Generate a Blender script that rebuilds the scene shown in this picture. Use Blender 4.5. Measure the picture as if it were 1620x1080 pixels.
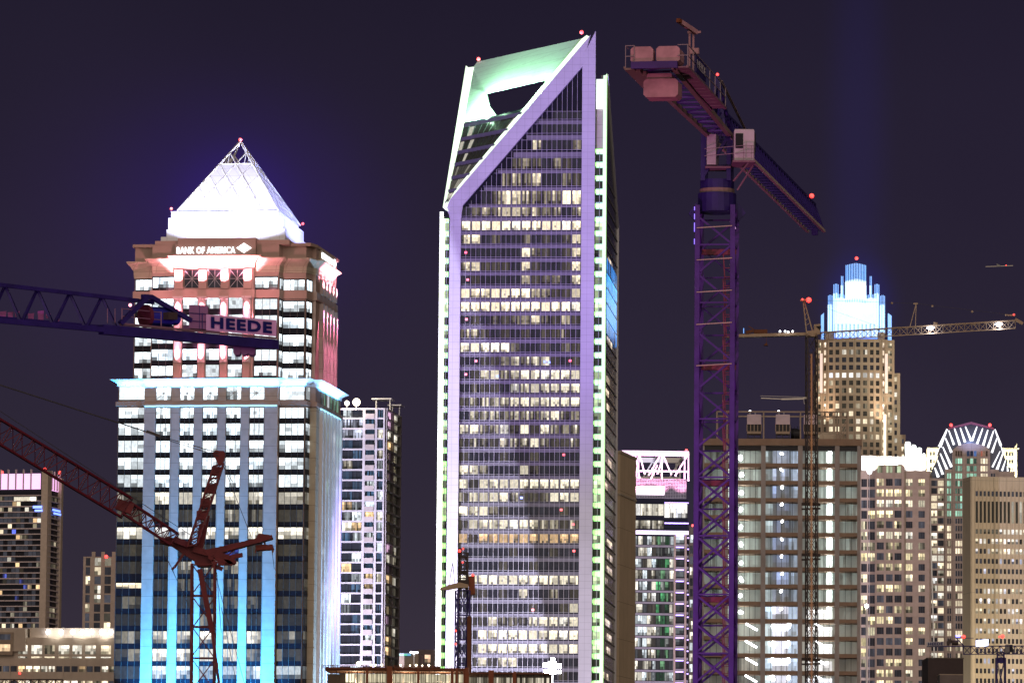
import bpy, math, random
from mathutils import Matrix, Vector
S = bpy.context.scene
for o in list(bpy.data.objects): bpy.data.objects.remove(o)
rnd = random.Random(7)
# ------------------------------------------------------------------ camera
CZ, FPX, PITCH, ROLL = 15.0, 8000.0, math.atan(860/8000.0), 0.0085
RM = (Matrix.Rotation(math.pi/2 + PITCH, 3, 'X') @ Matrix.Rotation(ROLL, 3, 'Z'))
CP = Vector((0, 0, CZ))
cd = bpy.data.cameras.new('camera'); cam = bpy.data.objects.new('camera', cd); S.collection.objects.link(cam)
cam.matrix_world = Matrix.Translation(CP) @ RM.to_4x4()
cd.sensor_width = 36; cd.lens = FPX/1620*36; cd.clip_start = 1; cd.clip_end = 30000
S.camera = cam
# ------------------------------------------------------------------ render settings
S.render.engine = 'CYCLES'
S.cycles.use_denoising = True
S.cycles.max_bounces = 4; S.cycles.diffuse_bounces = 2; S.cycles.glossy_bounces = 2
S.cycles.sample_clamp_indirect = 4; S.cycles.caustics_reflective = False; S.cycles.caustics_refractive = False
S.view_settings.view_transform = 'Standard'; S.view_settings.look = 'None'
S.view_settings.exposure = 0; S.view_settings.gamma = 1
def lin(r, g, b):
    f = lambda c: (c/255/12.92 if c/255 <= .04045 else ((c/255+.055)/1.055)**2.4)
    return (f(r), f(g), f(b))
# ------------------------------------------------------------------ world: night sky, lit from below by the city
W = bpy.data.worlds.new("World"); S.world = W; W.use_nodes = True
nt = W.node_tree; N = nt.nodes; L = nt.links
bg = N['Background']; tc = N.new('ShaderNodeTexCoord'); nrm = N.new('ShaderNodeVectorMath'); nrm.operation = 'NORMALIZE'
L.new(tc.outputs['Generated'], nrm.inputs[0])
sep = N.new('ShaderNodeSeparateXYZ'); L.new(nrm.outputs[0], sep.inputs[0])
rp = N.new('ShaderNodeValToRGB'); L.new(sep.outputs['Z'], rp.inputs[0])
e = rp.color_ramp.elements
e[0].position = 0.0; e[0].color = (*lin(65, 56, 68), 1)
e[1].position = 0.5; e[1].color = (*lin(20, 18, 30), 1)
for p, c in ((.04, lin(57, 50, 62)), (.085, lin(47, 41, 57)), (.135, lin(38, 32, 50)), (.175, lin(32, 27, 44))):
    k = e.new(p); k.color = (*c, 1)
def skydir(u, v): return (RM @ Vector((u-810, 540-v, -FPX))).normalized()
def glow(u, v, sx, sz, col, prev):
    """light of the floodlit roofs scattered in the night air: a soft patch of sky"""
    d = skydir(u, v)
    sub = N.new('ShaderNodeVectorMath'); sub.operation = 'SUBTRACT'; L.new(nrm.outputs[0], sub.inputs[0]); sub.inputs[1].default_value = d
    mul = N.new('ShaderNodeVectorMath'); mul.operation = 'MULTIPLY'; L.new(sub.outputs[0], mul.inputs[0])
    mul.inputs[1].default_value = (FPX/sx, 1.0, FPX/sz)
    ln = N.new('ShaderNodeVectorMath'); ln.operation = 'LENGTH'; L.new(mul.outputs[0], ln.inputs[0])
    mr = N.new('ShaderNodeMapRange'); mr.interpolation_type = 'SMOOTHERSTEP'; L.new(ln.outputs['Value'], mr.inputs[0])
    mr.inputs[1].default_value = 0; mr.inputs[2].default_value = 1; mr.inputs[3].default_value = 1; mr.inputs[4].default_value = 0
    mx = N.new('ShaderNodeMix'); mx.data_type = 'RGBA'; mx.blend_type = 'ADD'; L.new(mr.outputs[0], mx.inputs[0])
    L.new(prev, mx.inputs[6]); mx.inputs[7].default_value = (*col, 1)
    return mx.outputs[2]
nz_ = N.new('ShaderNodeTexNoise'); nz_.inputs['Scale'].default_value = 9; nz_.inputs['Detail'].default_value = 3; L.new(nrm.outputs[0], nz_.inputs['Vector'])
nr = N.new('ShaderNodeMapRange'); L.new(nz_.outputs['Fac'], nr.inputs[0]); nr.inputs[1].default_value = .3; nr.inputs[2].default_value = .7; nr.inputs[3].default_value = .86; nr.inputs[4].default_value = 1.1
sc_ = N.new('ShaderNodeVectorMath'); sc_.operation = 'SCALE'; L.new(rp.outputs[0], sc_.inputs[0]); L.new(nr.outputs[0], sc_.inputs['Scale'])
c = glow(330, 380, 520, 420, (.004, .0, .018), sc_.outputs[0]); c = glow(372, 330, 330, 270, (.002, .0, .03), c); c = glow(372, 330, 150, 150, (.004, .0, .06), c)
c = glow(1357, 480, 85, 110, (.0, .002, .07), c)
c = glow(1357, 240, 75, 600, (.001, .001, .017), c)
L.new(c, bg.inputs[0]); bg.inputs[1].default_value = 1.0
# ------------------------------------------------------------------ the city's own light on the facades
sd = bpy.data.lights.new('city_light', 'SUN'); so = bpy.data.objects.new('city_light', sd); S.collection.objects.link(so)
sd.energy = 2.1; sd.angle = math.radians(105); sd.color = (1, .80, .66)
so.rotation_euler = (math.radians(80), 0, math.radians(4))
SUNROT = so
def lamp(kind, loc, power, color, target=None, **kw):
    d = bpy.data.lights.new('floodlight', kind); d.energy = power; d.color = color  # one name for the facade floods and for added lamps alike
    o = bpy.data.objects.new('floodlight', d); S.collection.objects.link(o); o.location = loc
    if target is not None:
        o.rotation_euler = (Vector(target)-Vector(loc)).to_track_quat('-Z', 'Y').to_euler()
    for k, v in kw.items(): setattr(d, k, v)
    return o
# ------------------------------------------------------------------ pixel helpers
def ray(u, v): return RM @ Vector((u-810, 540-v, -FPX))
def PD(u, v, D):
    d = ray(u, v); return CP + d*(D/d.y)
def PZ(u, v, z):
    d = ray(u, v); return CP + d*((z-CZ)/d.z)
# ------------------------------------------------------------------ materials
MATS = {}
def mat(name, col, rough=.8, metal=0, noise=.12, scale=.6, spec=.3, emit=None, es=1.0, bands=None):
    if name in MATS: return MATS[name]
    m = bpy.data.materials.new(name); m.use_nodes = True; MATS[name] = m
    n = m.node_tree.nodes; l = m.node_tree.links; b = n['Principled BSDF']
    b.inputs['Roughness'].default_value = rough; b.inputs['Metallic'].default_value = metal
    b.inputs['Specular IOR Level'].default_value = spec
    t = n.new('ShaderNodeTexCoord'); ns = n.new('ShaderNodeTexNoise'); ns.inputs['Scale'].default_value = scale; ns.inputs['Detail'].default_value = 6
    l.new(t.outputs['Object'], ns.inputs['Vector'])
    mx = n.new('ShaderNodeMix'); mx.data_type = 'RGBA'; l.new(ns.outputs['Fac'], mx.inputs[0])
    mx.inputs[6].default_value = (*[max(0, c*(1-noise*2)) for c in col], 1); mx.inputs[7].default_value = (*[min(1, c*(1+noise*2)) for c in col], 1)
    out = mx.outputs[2]
    if bands:      # panel joints: thin darker lines every (bx, bz) metres
        br = n.new('ShaderNodeTexBrick'); br.offset = 0; br.inputs['Scale'].default_value = 1
        br.inputs['Brick Width'].default_value = bands[0]; br.inputs['Row Height'].default_value = bands[1]; br.inputs['Mortar Size'].default_value = bands[2]
        cx = n.new('ShaderNodeSeparateXYZ'); cb = n.new('ShaderNodeCombineXYZ'); l.new(t.outputs['Object'], cx.inputs[0])
        ad = n.new('ShaderNodeMath'); l.new(cx.outputs[0], ad.inputs[0]); l.new(cx.outputs[1], ad.inputs[1])
        l.new(ad.outputs[0], cb.inputs[0]); l.new(cx.outputs[2], cb.inputs[1]); l.new(cb.outputs[0], br.inputs['Vector'])
        l.new(out, br.inputs['Color1']); l.new(out, br.inputs['Color2']); br.inputs['Mortar'].default_value = (*[c*.55 for c in col], 1)
        out = br.outputs['Color']
    l.new(out, b.inputs['Base Color'])
    if emit:
        b.inputs['Emission Color'].default_value = (*emit, 1); b.inputs['Emission Strength'].default_value = es
    return m
def led(name, col, s=1.0, sampling=False):
    m = mat(name, (.5, .5, .5), .5, emit=col, es=s)
    if not sampling: m.cycles.emission_sampling = 'NONE'
    return m
def win_mat():
    m = bpy.data.materials.new('window_glass'); m.use_nodes = True
    n = m.node_tree.nodes; l = m.node_tree.links; b = n['Principled BSDF']
    b.inputs['Base Color'].default_value = (.009, .009, .011, 1); b.inputs['Roughness'].default_value = .12; b.inputs['Specular IOR Level'].default_value = .12
    a = n.new('ShaderNodeAttribute'); a.attribute_name = 'room'
    t = n.new('ShaderNodeTexCoord'); ns = n.new('ShaderNodeTexNoise'); ns.inputs['Scale'].default_value = 1.3; ns.inputs['Detail'].default_value = 3
    mp = n.new('ShaderNodeMapping'); mp.inputs['Scale'].default_value = (1.6, 1.6, .9); l.new(t.outputs['Object'], mp.inputs[0]); l.new(mp.outputs[0], ns.inputs['Vector'])
    mr = n.new('ShaderNodeMapRange'); l.new(ns.outputs['Fac'], mr.inputs[0]); mr.inputs[1].default_value = .3; mr.inputs[2].default_value = .7; mr.inputs[3].default_value = .78; mr.inputs[4].default_value = 1.2
    mm = n.new('ShaderNodeVectorMath'); mm.operation = 'SCALE'; l.new(a.outputs['Color'], mm.inputs[0]); l.new(mr.outputs[0], mm.inputs['Scale'])
    l.new(mm.outputs[0], b.inputs['Emission Color']); b.inputs['Emission Strength'].default_value = 1
    m.cycles.emission_sampling = 'NONE'
    return m
WIN = win_mat()
M = lambda k: MATS[k]
mat('stone_pink', (.46, .38, .36), .85, bands=(3.6, 3.8, .05)); mat('stone_brown', (.37, .26, .22), .85, noise=.1, scale=.2)
mat('stone_tan', (.42, .36, .27), .85, bands=(4, 3.6, .05)); mat('stone_warm', (.32, .25, .19), .85)
mat('granite', (.41, .33, .25), .8); mat('concrete', (.30, .265, .25), .9, noise=.2, scale=.3)
mat('precast', (.66, .57, .44), .9, noise=.06, scale=.2, bands=(2.3, 40, .06)); mat('dark_stone', (.13, .11, .09), .85)
mat('dark_glass', (.008, .009, .015), .2, spec=.08, noise=.2); mat('spandrel_glass', (.14, .14, .16), .3, spec=.4); mat('pier_panel', (.45, .45, .47), .6, noise=.09, scale=.12, bands=(2.2, 1.9, .03))
mat('aluminium', (.62, .62, .64), .45, metal=.0, noise=.03); mat('mullion', (.3, .3, .3), .5); mat('mullion_dark', (.06, .06, .065), .5)
mat('white_panel', (.74, .74, .78), .6, noise=.05, scale=.25, bands=(2.2, 1.9, .03)); mat('white_paint', (.8, .8, .8), .5, noise=.03)
mat('black_steel', (.02, .02, .024), .5); mat('steel', (.25, .25, .26), .5, metal=.4)
mat('grey_metal', (.2, .19, .19), .6); mat('roof', (.09, .09, .09), .9)
led('red_lamp', (1, .025, .018), 2.6); led('white_lamp', (.9, .93, 1), 9); led('warm_lamp', (1, .82, .55), 8)
# ------------------------------------------------------------------ mesh builder
class MB:
    def __init__(s, F=None): s.v = []; s.f = []; s.c = []; s.F = F; s.has = False
    def add(s, pts, faces, col=None):
        k = len(s.v)
        s.v += [tuple(s.F(*p)) if s.F else tuple(p) for p in pts]
        s.f += [tuple(i+k for i in f) for f in faces]
        s.c += [col]*len(faces)
        if col: s.has = True
        return s
    def box(s, x0, x1, y0, y1, z0, z1):
        p = [(x0,y0,z0),(x1,y0,z0),(x1,y1,z0),(x0,y1,z0),(x0,y0,z1),(x1,y0,z1),(x1,y1,z1),(x0,y1,z1)]
        return s.add(p, [(0,3,2,1),(4,5,6,7),(0,1,5,4),(1,2,6,5),(2,3,7,6),(3,0,4,7)])
    def bar(s, p, q, w=.2, h=None, n=4):
        p = Vector(p); q = Vector(q); d = q-p
        if d.length < 1e-6: return s
        d.normalize(); up = Vector((0,0,1)) if abs(d.z) < .95 else Vector((0,1,0))
        a = d.cross(up).normalized(); b = a.cross(d); h = h or w
        if n == 4: offs = [(-w/2,-h/2),(w/2,-h/2),(w/2,h/2),(-w/2,h/2)]
        else: offs = [(w/2*math.cos(2*math.pi*i/n), h/2*math.sin(2*math.pi*i/n)) for i in range(n)]
        pts = [p+a*x+b*y for x, y in offs] + [q+a*x+b*y for x, y in offs]
        return s.add([tuple(t) for t in pts], [tuple(range(n))[::-1], tuple(range(n, 2*n))] + [(i, (i+1) % n, n+(i+1) % n, n+i) for i in range(n)])
    def quad(s, a, b, c, d, col=None): return s.add([a, b, c, d], [(0, 1, 2, 3)], col)
    def prism(s, poly, z0, z1):   # poly: (x,y) plan, counter clockwise
        n = len(poly)
        return s.add([(x, y, z0) for x, y in poly] + [(x, y, z1) for x, y in poly],
                     [tuple(range(n))[::-1], tuple(range(n, 2*n))] + [(i, (i+1) % n, n+(i+1) % n, n+i) for i in range(n)])
    def extr(s, pts, vec):        # any planar polygon pushed along vec
        n = len(pts); vec = Vector(vec)
        return s.add([tuple(p) for p in pts] + [tuple(Vector(p)+vec) for p in pts],
                     [tuple(range(n)), tuple(range(n, 2*n))[::-1]] + [((i+1) % n, i, n+i, n+(i+1) % n) for i in range(n)])
    def rings(s, rs):             # list of (poly, z): skin between closed rings
        n = len(rs[0][0]); pts = [(x, y, z) for P, z in rs for x, y in P]
        fs = [(k*n+i, k*n+(i+1) % n, (k+1)*n+(i+1) % n, (k+1)*n+i) for k in range(len(rs)-1) for i in range(n)]
        return s.add(pts, fs + [tuple(range(n))[::-1], tuple(range((len(rs)-1)*n, len(rs)*n))])
    def ball(s, c, r, n=8, sz=1):
        pts = []; fs = []
        for j in range(1, n//2):
            for i in range(n):
                a = 2*math.pi*i/n; b = math.pi*j/(n//2)
                pts.append((c[0]+r*math.sin(b)*math.cos(a), c[1]+r*math.sin(b)*math.sin(a), c[2]+r*sz*math.cos(b)))
        m = n//2-1; pts += [(c[0], c[1], c[2]+r*sz), (c[0], c[1], c[2]-r*sz)]
        for j in range(m-1):
            for i in range(n): fs.append((j*n+i, (j+1)*n+i, (j+1)*n+(i+1) % n, j*n+(i+1) % n))
        for i in range(n):
            fs.append((m*n, i, (i+1) % n)); fs.append((m*n+1, (m-1)*n+(i+1) % n, (m-1)*n+i))
        return s.add(pts, fs)
    def build(s, name, m, parent=None, label=None, kind=None, off=None):
        if not s.v: return None
        me = bpy.data.meshes.new(name)
        v = s.v if off is None else [(a-off[0], b-off[1], c-off[2]) for a, b, c in s.v]
        me.from_pydata(v, [], s.f)
        if s.has:
            at = me.color_attributes.new('room', 'FLOAT_COLOR', 'CORNER'); buf = []
            for f, c in zip(s.f, s.c): buf += [*(c or (0, 0, 0)), 1.0]*len(f)
            at.data.foreach_set('color', buf)
        me.materials.append(MATS[m] if isinstance(m, str) else m); me.update()
        o = bpy.data.objects.new(name, me); S.collection.objects.link(o)
        if parent: o.parent = parent
        if label: o['label'] = label
        if kind: o['kind'] = kind
        return o
def root(name, label, cat, loc, rz=0, group=None):
    o = bpy.data.objects.new(name, None); S.collection.objects.link(o); o.location = loc; o.rotation_euler = (0, 0, rz)
    o.empty_display_size = 2
    o['label'] = label; o['category'] = cat
    if group: o['group'] = group
    return o
def offset(poly, d):
    """grow a closed counter clockwise polygon outwards by d"""
    n = len(poly); out = []
    for i in range(n):
        p0, p1, p2 = Vector(poly[i-1]), Vector(poly[i]), Vector(poly[(i+1) % n])
        a = (p1-p0).normalized(); b = (p2-p1).normalized()
        na = Vector((a.y, -a.x)); nb = Vector((b.y, -b.x)); k = 1+na.dot(nb)
        q = p1+(na+nb)*(d/max(k, .3)); out.append((q.x, q.y))
    return out
def band(mb, poly, z0, z1, out, inn=-.3):
    mb.rings([(offset(poly, inn), z0), (offset(poly, out), z0), (offset(poly, out), z1), (offset(poly, inn), z1)])
def cornice(mb, poly, z0, z1, out):
    h = z1-z0
    mb.rings([(offset(poly, -.3), z0), (offset(poly, .15), z0), (offset(poly, .3), z0+h*.45), (offset(poly, out*.55), z0+h*.72), (offset(poly, out), z0+h*.93), (offset(poly, out), z1), (offset(poly, -.3), z1)])
# ------------------------------------------------------------------ rooms behind glass
COLD = (.86, .95, 1.0); WARM = (1.0, .84, .58); NEUT = (1.0, .93, .78); ORNG = (1.0, .66, .34); BLUE = (.1, .16, 1.0); GRN = (.45, .9, .6); DARK = (.75, .78, 1.0)
def room(mb, s0, s1, z0, z1, n, lum, tint, nx=3, ny=3, blind=.25):
    """one window seen from outside at night: ceiling lights, blinds, partitions, dark furniture along the sill"""
    W_ = s1-s0; kind = rnd.random(); cols = []
    part_ = rnd.randrange(nx) if nx > 1 else 0
    warm = (1.0, .86, .55)
    for i in range(nx):
        if lum < .09: k = rnd.choice((.6, 1, 1.4, .8))
        elif lum < .75: k = rnd.choice((.12, .3, .55, 1.0, 1.5)) if nx > 1 else 1
        elif kind < .25: k = .72
        elif kind < .45: k = 1.0 if (i <= part_) == (kind < .35) else .45
        else: k = rnd.uniform(.85, 1.1) if rnd.random() > blind*.6 else .6
        cols.append(k)
    for i in range(nx):
        for j in range(ny):
            k = lum*cols[i]*rnd.uniform(.92, 1.08)
            if j == ny-1 and lum > .25 and ny > 1: k *= rnd.choice((1.0, 1.5, 1.9)) if kind > .25 else 1.0
            if j == 0 and ny > 1 and lum > .09 and kind > .2 and rnd.random() < .55: k *= rnd.uniform(.1, .5)
            if ny > 2 and j == 1 and lum > .09 and rnd.random() < .15: k *= .5
            t_ = tint if k > .35 or tint[2] > .85 or tint[0] < .8 else tuple((tint[q]+warm[q])/2 for q in range(3))
            if lum > .6 and kind > .9: t_ = tuple(min(1, t_[q]*(.9, .95, 1.1)[q]) for q in range(3))
            a = s0+W_*i/nx; b = s0+W_*(i+1)/nx; c = z0+(z1-z0)*j/ny; d = z0+(z1-z0)*(j+1)/ny
            mb.quad((a, n, c), (b, n, c), (b, n, d), (a, n, d), tuple(k*t for t in t_))
class Bld:
    """a building: an empty at its foot, turned clockwise by th degrees; pixels of the photo are read off its own planes"""
    def __init__(s, name, label, cat, u0, D, th=0, vref=800):
        P = PD(u0, vref, D); s.O = Vector((P.x, D, 0)); s.th = math.radians(th); s.u0 = u0; s.D = D
        s.root = root(name, label, cat, s.O, -s.th); s.R = Matrix.Rotation(s.th, 3, 'Z'); s.wins = []
    def _lr(s, u, v): return s.R @ (CP-s.O), s.R @ ray(u, v)
    def at(s, u, v, y=0):
        o, d = s._lr(u, v); t = (y-o.y)/d.y; p = o+d*t; return p.x, p.z
    def x(s, u, v=800, y=0): return s.at(u, v, y)[0]
    def z(s, v, u=None, y=0): return s.at(s.u0 if u is None else u, v, y)[1]
    def side(s, u, v, x):
        o, d = s._lr(u, v); t = (x-o.x)/d.x; p = o+d*t; return p.y, p.z
    def world(s, p): return s.O + s.R.inverted() @ Vector(p)
    def front(s, y=0): return lambda a, n, z: (a, y-n, z)
    def right(s, x): return lambda a, n, z: (x+n, a, z)
    def edge(s, p, q):
        p = Vector(p); q = Vector(q); d = (q-p).normalized(); nn = Vector((d.y, -d.x))
        return lambda a, n, z: (p.x+d.x*a+nn.x*n, p.y+d.y*a+nn.y*n, z)
    def window(s, F, s0, s1, z0, z1, lum, tint, nx=3, ny=3, n=.05, blind=.25):
        s.wins.append((F, s0, s1, z0, z1, lum, tint, nx, ny, n, blind))
    def flush(s, cap=100, name='window'):
        ws = sorted(s.wins, key=lambda w: -(w[2]-w[1])*(w[4]-w[3])*(2 if w[5] > .2 else 1)); s.wins = []
        for w in ws[:cap]:
            mb = MB(w[0]); room(mb, w[1], w[2], w[3], w[4], w[9], w[5], w[6], w[7], w[8], w[10]); mb.build(name, WIN, s.root)
        if len(ws) > cap:
            mb = MB()
            for w in ws[cap:]:
                mb.F = w[0]; room(mb, w[1], w[2], w[3], w[4], w[9], w[5], w[6], w[7], w[8], w[10])
            mb.build(name, WIN, s.root, kind='stuff')
    def part(s, mb, name, m, label=None, kind=None): return mb.build(name, m, s.root, label, kind)
    def red(s, x, y, z, r=.5):
        mb = MB(); mb.ball((x, y, z), r); mb.build('warning_lamp', 'red_lamp', s.root)
def text_mesh(txt, F, s0, s1, z0, z1, n0, depth, name, m, parent, off=None, bold=0.0):
    cu = bpy.data.curves.new('lettering', 'FONT'); cu.body = txt; cu.space_character = 1.0+bold*3.5; cu.extrude = .05; cu.offset = bold; cu.resolution_u = 3
    t = bpy.data.objects.new('lettering', cu); S.collection.objects.link(t)
    dg = bpy.context.evaluated_depsgraph_get(); me = bpy.data.meshes.new_from_object(t.evaluated_get(dg))
    xs = [v.co.x for v in me.vertices]; ys = [v.co.y for v in me.vertices]; x0, x1, y0, y1 = min(xs), max(xs), min(ys), max(ys)
    for v in me.vertices:
        a = s0+(v.co.x-x0)/(x1-x0)*(s1-s0); z = z0+(v.co.y-y0)/(y1-y0)*(z1-z0); n = n0+(depth if v.co.z > 0 else 0)
        p = Vector(F(a, n, z)); v.co = p-Vector(off) if off is not None else p
    bpy.data.objects.remove(t); bpy.data.curves.remove(cu)
    me.name = name; me.materials.clear(); me.materials.append(MATS[m])
    o = bpy.data.objects.new(name, me); S.collection.objects.link(o); o.parent = parent; return o
# ------------------------------------------------------------------ ground
gm = mat('asphalt', (.05, .05, .05), .9, scale=.05)
g = MB(); g.quad((-9000, -2000, 0), (9000, -2000, 0), (9000, 16000, 0), (-9000, 16000, 0)); go = g.build('ground', gm); go['kind'] = 'structure'
# ================================================================== A: pyramid roofed tower on the left
B = Bld('office_tower', 'tall office tower with a white floodlit pyramid roof, pink lit columns and cyan lit piers', 'office tower', 340, 1150, 8)
zc = B.z(609, 340, 0)                                    # underside of the cyan cornice
X = lambda u, y=0: B.x(u, 700, y)
xl, xr = X(186, 1.2), X(500, 6)
y1 = 1.2
low = [(xl, 38), (xl, y1), (X(228), y1), (X(228), 0), (X(439), 0), (X(439), y1), (X(482, y1), y1), (X(490, 5), 4.5), (xr, 4.5), (xr, 38)]
core = MB(); core.prism(low, 0, zc)
UX = lambda u, y: B.x(u, 520, y)
yo, ys, yc = 5.5, 3.4, 2.4
xlu, xru = UX(212, yo), UX(499, 9)
up = [(xlu, 36), (xlu, yo), (UX(242, yo), yo), (UX(242, yo), ys), (UX(276, ys), ys), (UX(276, ys), yc), (UX(400, yc), yc), (UX(400, yc), ys), (UX(440, ys), ys), (UX(446, yo), yo), (UX(483, yo), yo), (UX(493, 9), 9), (xru, 9), (xru, 36)]
ztop = B.z(377, 340, yc)
zo = B.z(387, 230, yo)
core.prism(up, zc+.5, zo-.4)
# parapet block, three heights
core.prism([(UX(243, ys), 30), (UX(243, ys), ys), (UX(456, ys), ys), (UX(456, ys), 30)], zo-.5, ztop-.35)
B.part(core, 'body', 'stone_brown')
pr = MB()
capo = [(xlu, 36), (xlu, yo), (xru-1, yo), (xru-.2, yo+3.5), (xru, 36)]
band(pr, capo, zo-.7, zo, .5)
band(pr, [(UX(280, yc), 30), (UX(280, yc), yc-.5), (UX(403, yc), yc-.5), (UX(403, yc), 30)], B.z(404, 340, yc), ztop, .05)
# cornices of the top storey
cz0, cz1 = B.z(441, 230, yo), B.z(415, 230, yo)
corn = MB()
for pol, a, b, o_ in ((up[:3]+[(UX(242, yo), 36)], 441, 415, 1.7),):
    cornice(corn, pol, cz0, cz1, o_)
cornice(corn, [(UX(242, ys), 30), (UX(242, ys), ys), (UX(440, ys), ys), (UX(446, yo), yo), (UX(483, yo), yo), (UX(493, 9), 9), (xru, 9), (xru, 30)], B.z(431, 340, ys), B.z(409, 340, ys), 1.9)
B.part(corn, 'cornice', 'stone_tan')
cc = MB(); cornice(cc, [(UX(277, yc), 20), (UX(277, yc), yc-.4), (UX(401, yc), yc-.4), (UX(401, yc), 20)], B.z(424, 340, yc), B.z(405, 340, yc), 1.7)
B.part(cc, 'cornice', 'stone_tan', 'pink lit centre cornice')
B.part(pr, 'parapet', 'stone_brown')
bm_ = MB()
for (a, b) in ((471, 458),):
    band(bm_, up, B.z(a, 340, yc), B.z(b, 340, yc), .35)
band(bm_, up, B.z(604, 340, yc), B.z(598, 340, yc), .4)
B.part(bm_, 'string_course', 'stone_brown')
dark = MB(); mul = MB()
def glass_rows(poly, idxs, rows, uz, lumf, div=None, nxs=None, y=0):
    """for the polygon edges listed: dark glass strip over the full height, lit windows per row"""
    for i in idxs:
        p, q = poly[i], poly[i+1]; F = B.edge(p, q); Ln = (Vector(q)-Vector(p)).length
        yy = (p[1]+q[1])/2; um = uz(i)
        zs = [(B.z(b, um, yy), B.z(t, um, yy)) for t, b in rows]
        m = MB(F); m.box(.15, Ln-.15, 0, .06, min(a for a, _ in zs)-1.0, max(b for _, b in zs)+.3); dark.v_ = None
        k = len(dark.v); dark.v += m.v; dark.f += [tuple(j+k for j in f) for f in m.f]; dark.c += [None]*len(m.f)
        for r, (a, b) in enumerate(zs):
            lum, tint = lumf(r, i)
            B.window(F, .3, Ln-.3, a, b, lum, tint, max(2, int(Ln/1.1)), 3, .1)
        nm = max(2, int(Ln/1.5)); mm = MB(F)
        for t in range(nm+1):
            sx = .2+(Ln-.4)*t/nm; mm.box(sx-.05, sx+.05, .1, .2, min(a for a, _ in zs)-1.0, max(b for _, b in zs)+.3)
        k = len(mul.v); mul.v += mm.v; mul.f += [tuple(j+k for j in f) for f in mm.f]; mul.c += [None]*len(mm.f)
def cold(r, i): return rnd.choice((1.5, 1.8, 2.2)), COLD
# upper floors: outer bays and shoulders
mids = {1: 228, 3: 262, 7: 422, 8: 443, 9: 463, 10: 488}
dz = {1: 4, 3: 0, 7: 0, 8: 2, 9: 4, 10: 5}
for i in (1, 3, 7, 8, 9, 10):
    k = dz[i]
    glass_rows(up, [i], [(439+k, 455+k)], lambda j: mids[j], cold)
    glass_rows(up, [i], [(t+k, b+k) for t, b in ((473, 489), (499, 515), (526, 543), (553, 570), (579, 594))], lambda j: mids[j], cold)
# centre bay, upper
FC = B.front(yc)
cols3 = ((289, 313), (326, 348), (361, 384))
g3 = MB(); st = MB()
for a, b in cols3:
    xa, xb = UX(a, yc), UX(b, yc)
    g3.box(xa, xb, yc-.1, yc+.3, B.z(598, 340, yc), B.z(472, 340, yc))
    for t, bb in ((470, 488), (498, 514), (525, 542), (552, 569), (577, 596)):
        B.window(FC, xa+.1, xb-.1, B.z(bb, 340, yc), B.z(t, 340, yc), rnd.uniform(1.1, 1.7), COLD, 4, 3, .14)
    # dark square windows with star muntins
    xa, xb = UX(a+2, yc), UX(b+2, yc); z0, z1 = B.z(455, 340, yc), B.z(427, 340, yc); xm, zm = (xa+xb)/2, (z0+z1)/2
    B.window(FC, xa, xb, z0, z1, .02, DARK, 2, 2, .14)
    for p, q in (((xa, z0), (xb, z1)), ((xa, z1), (xb, z0)), ((xm, z0), (xm, z1)), ((xa, zm), (xb, zm))):
        st.bar((p[0], yc-.22, p[1]), (q[0], yc-.22, q[1]), .1)
B.part(st, 'muntins', 'mullion'); k = len(dark.v); dark.v += g3.v; dark.f += [tuple(j+k for j in f) for f in g3.f]; dark.c += [None]*len(g3.f)
colx = []
for a, b in ((275, 288), (313, 325), (348, 360), (384, 397)):
    xa, xb = UX(a, yc), UX(b, yc); xm = (xa+xb)/2; colx.append(xm)
    m = MB(); r_ = (xb-xa)/2
    pl = [(xm+r_*math.cos(t), yc-.1+r_*.8*math.sin(t)) for t in [math.pi+math.pi*k/8 for k in range(9)]]
    m.prism(pl, B.z(573, 340, yc), B.z(470, 340, yc)); m.box(xa-.2, xb+.2, yc-r_-.1, yc+.3, B.z(473, 340, yc), B.z(469, 340, yc))
    B.part(m, 'column', 'stone_pink')
    m = MB(); m.box(xa+.2, xb-.2, yc-.6, yc+.3, B.z(598, 340, yc), B.z(574, 340, yc)); B.part(m, 'pier', 'stone_brown'); m = MB(); m.box(xa+.1, xb+.1, yc-.5, yc+.2, B.z(457, 340, yc), B.z(426, 340, yc)); B.part(m, 'pier', 'stone_brown')
# the cyan lit main cornice
mc = MB(); cornice(mc, low, B.z(610, 340, 0), B.z(599, 340, 0), 1.7); B.part(mc, 'cornice', 'white_paint', 'cyan lit main cornice')
mb = MB(); band(mb, low, B.z(641, 340), B.z(634, 340), .5); B.part(mb, 'string_course', 'stone_brown')
ls = MB(); ls.box(X(229), X(438), -.75, -.55, B.z(643, 340), B.z(641.3, 340)); ls.F = B.right(xr+.5); ls.box(8, 34, 0, .3, B.z(643, 340), B.z(641.3, 340))
B.part(ls, 'light_strip', led('cyan_led', (.25, .7, 1.0), 2.2))
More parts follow.
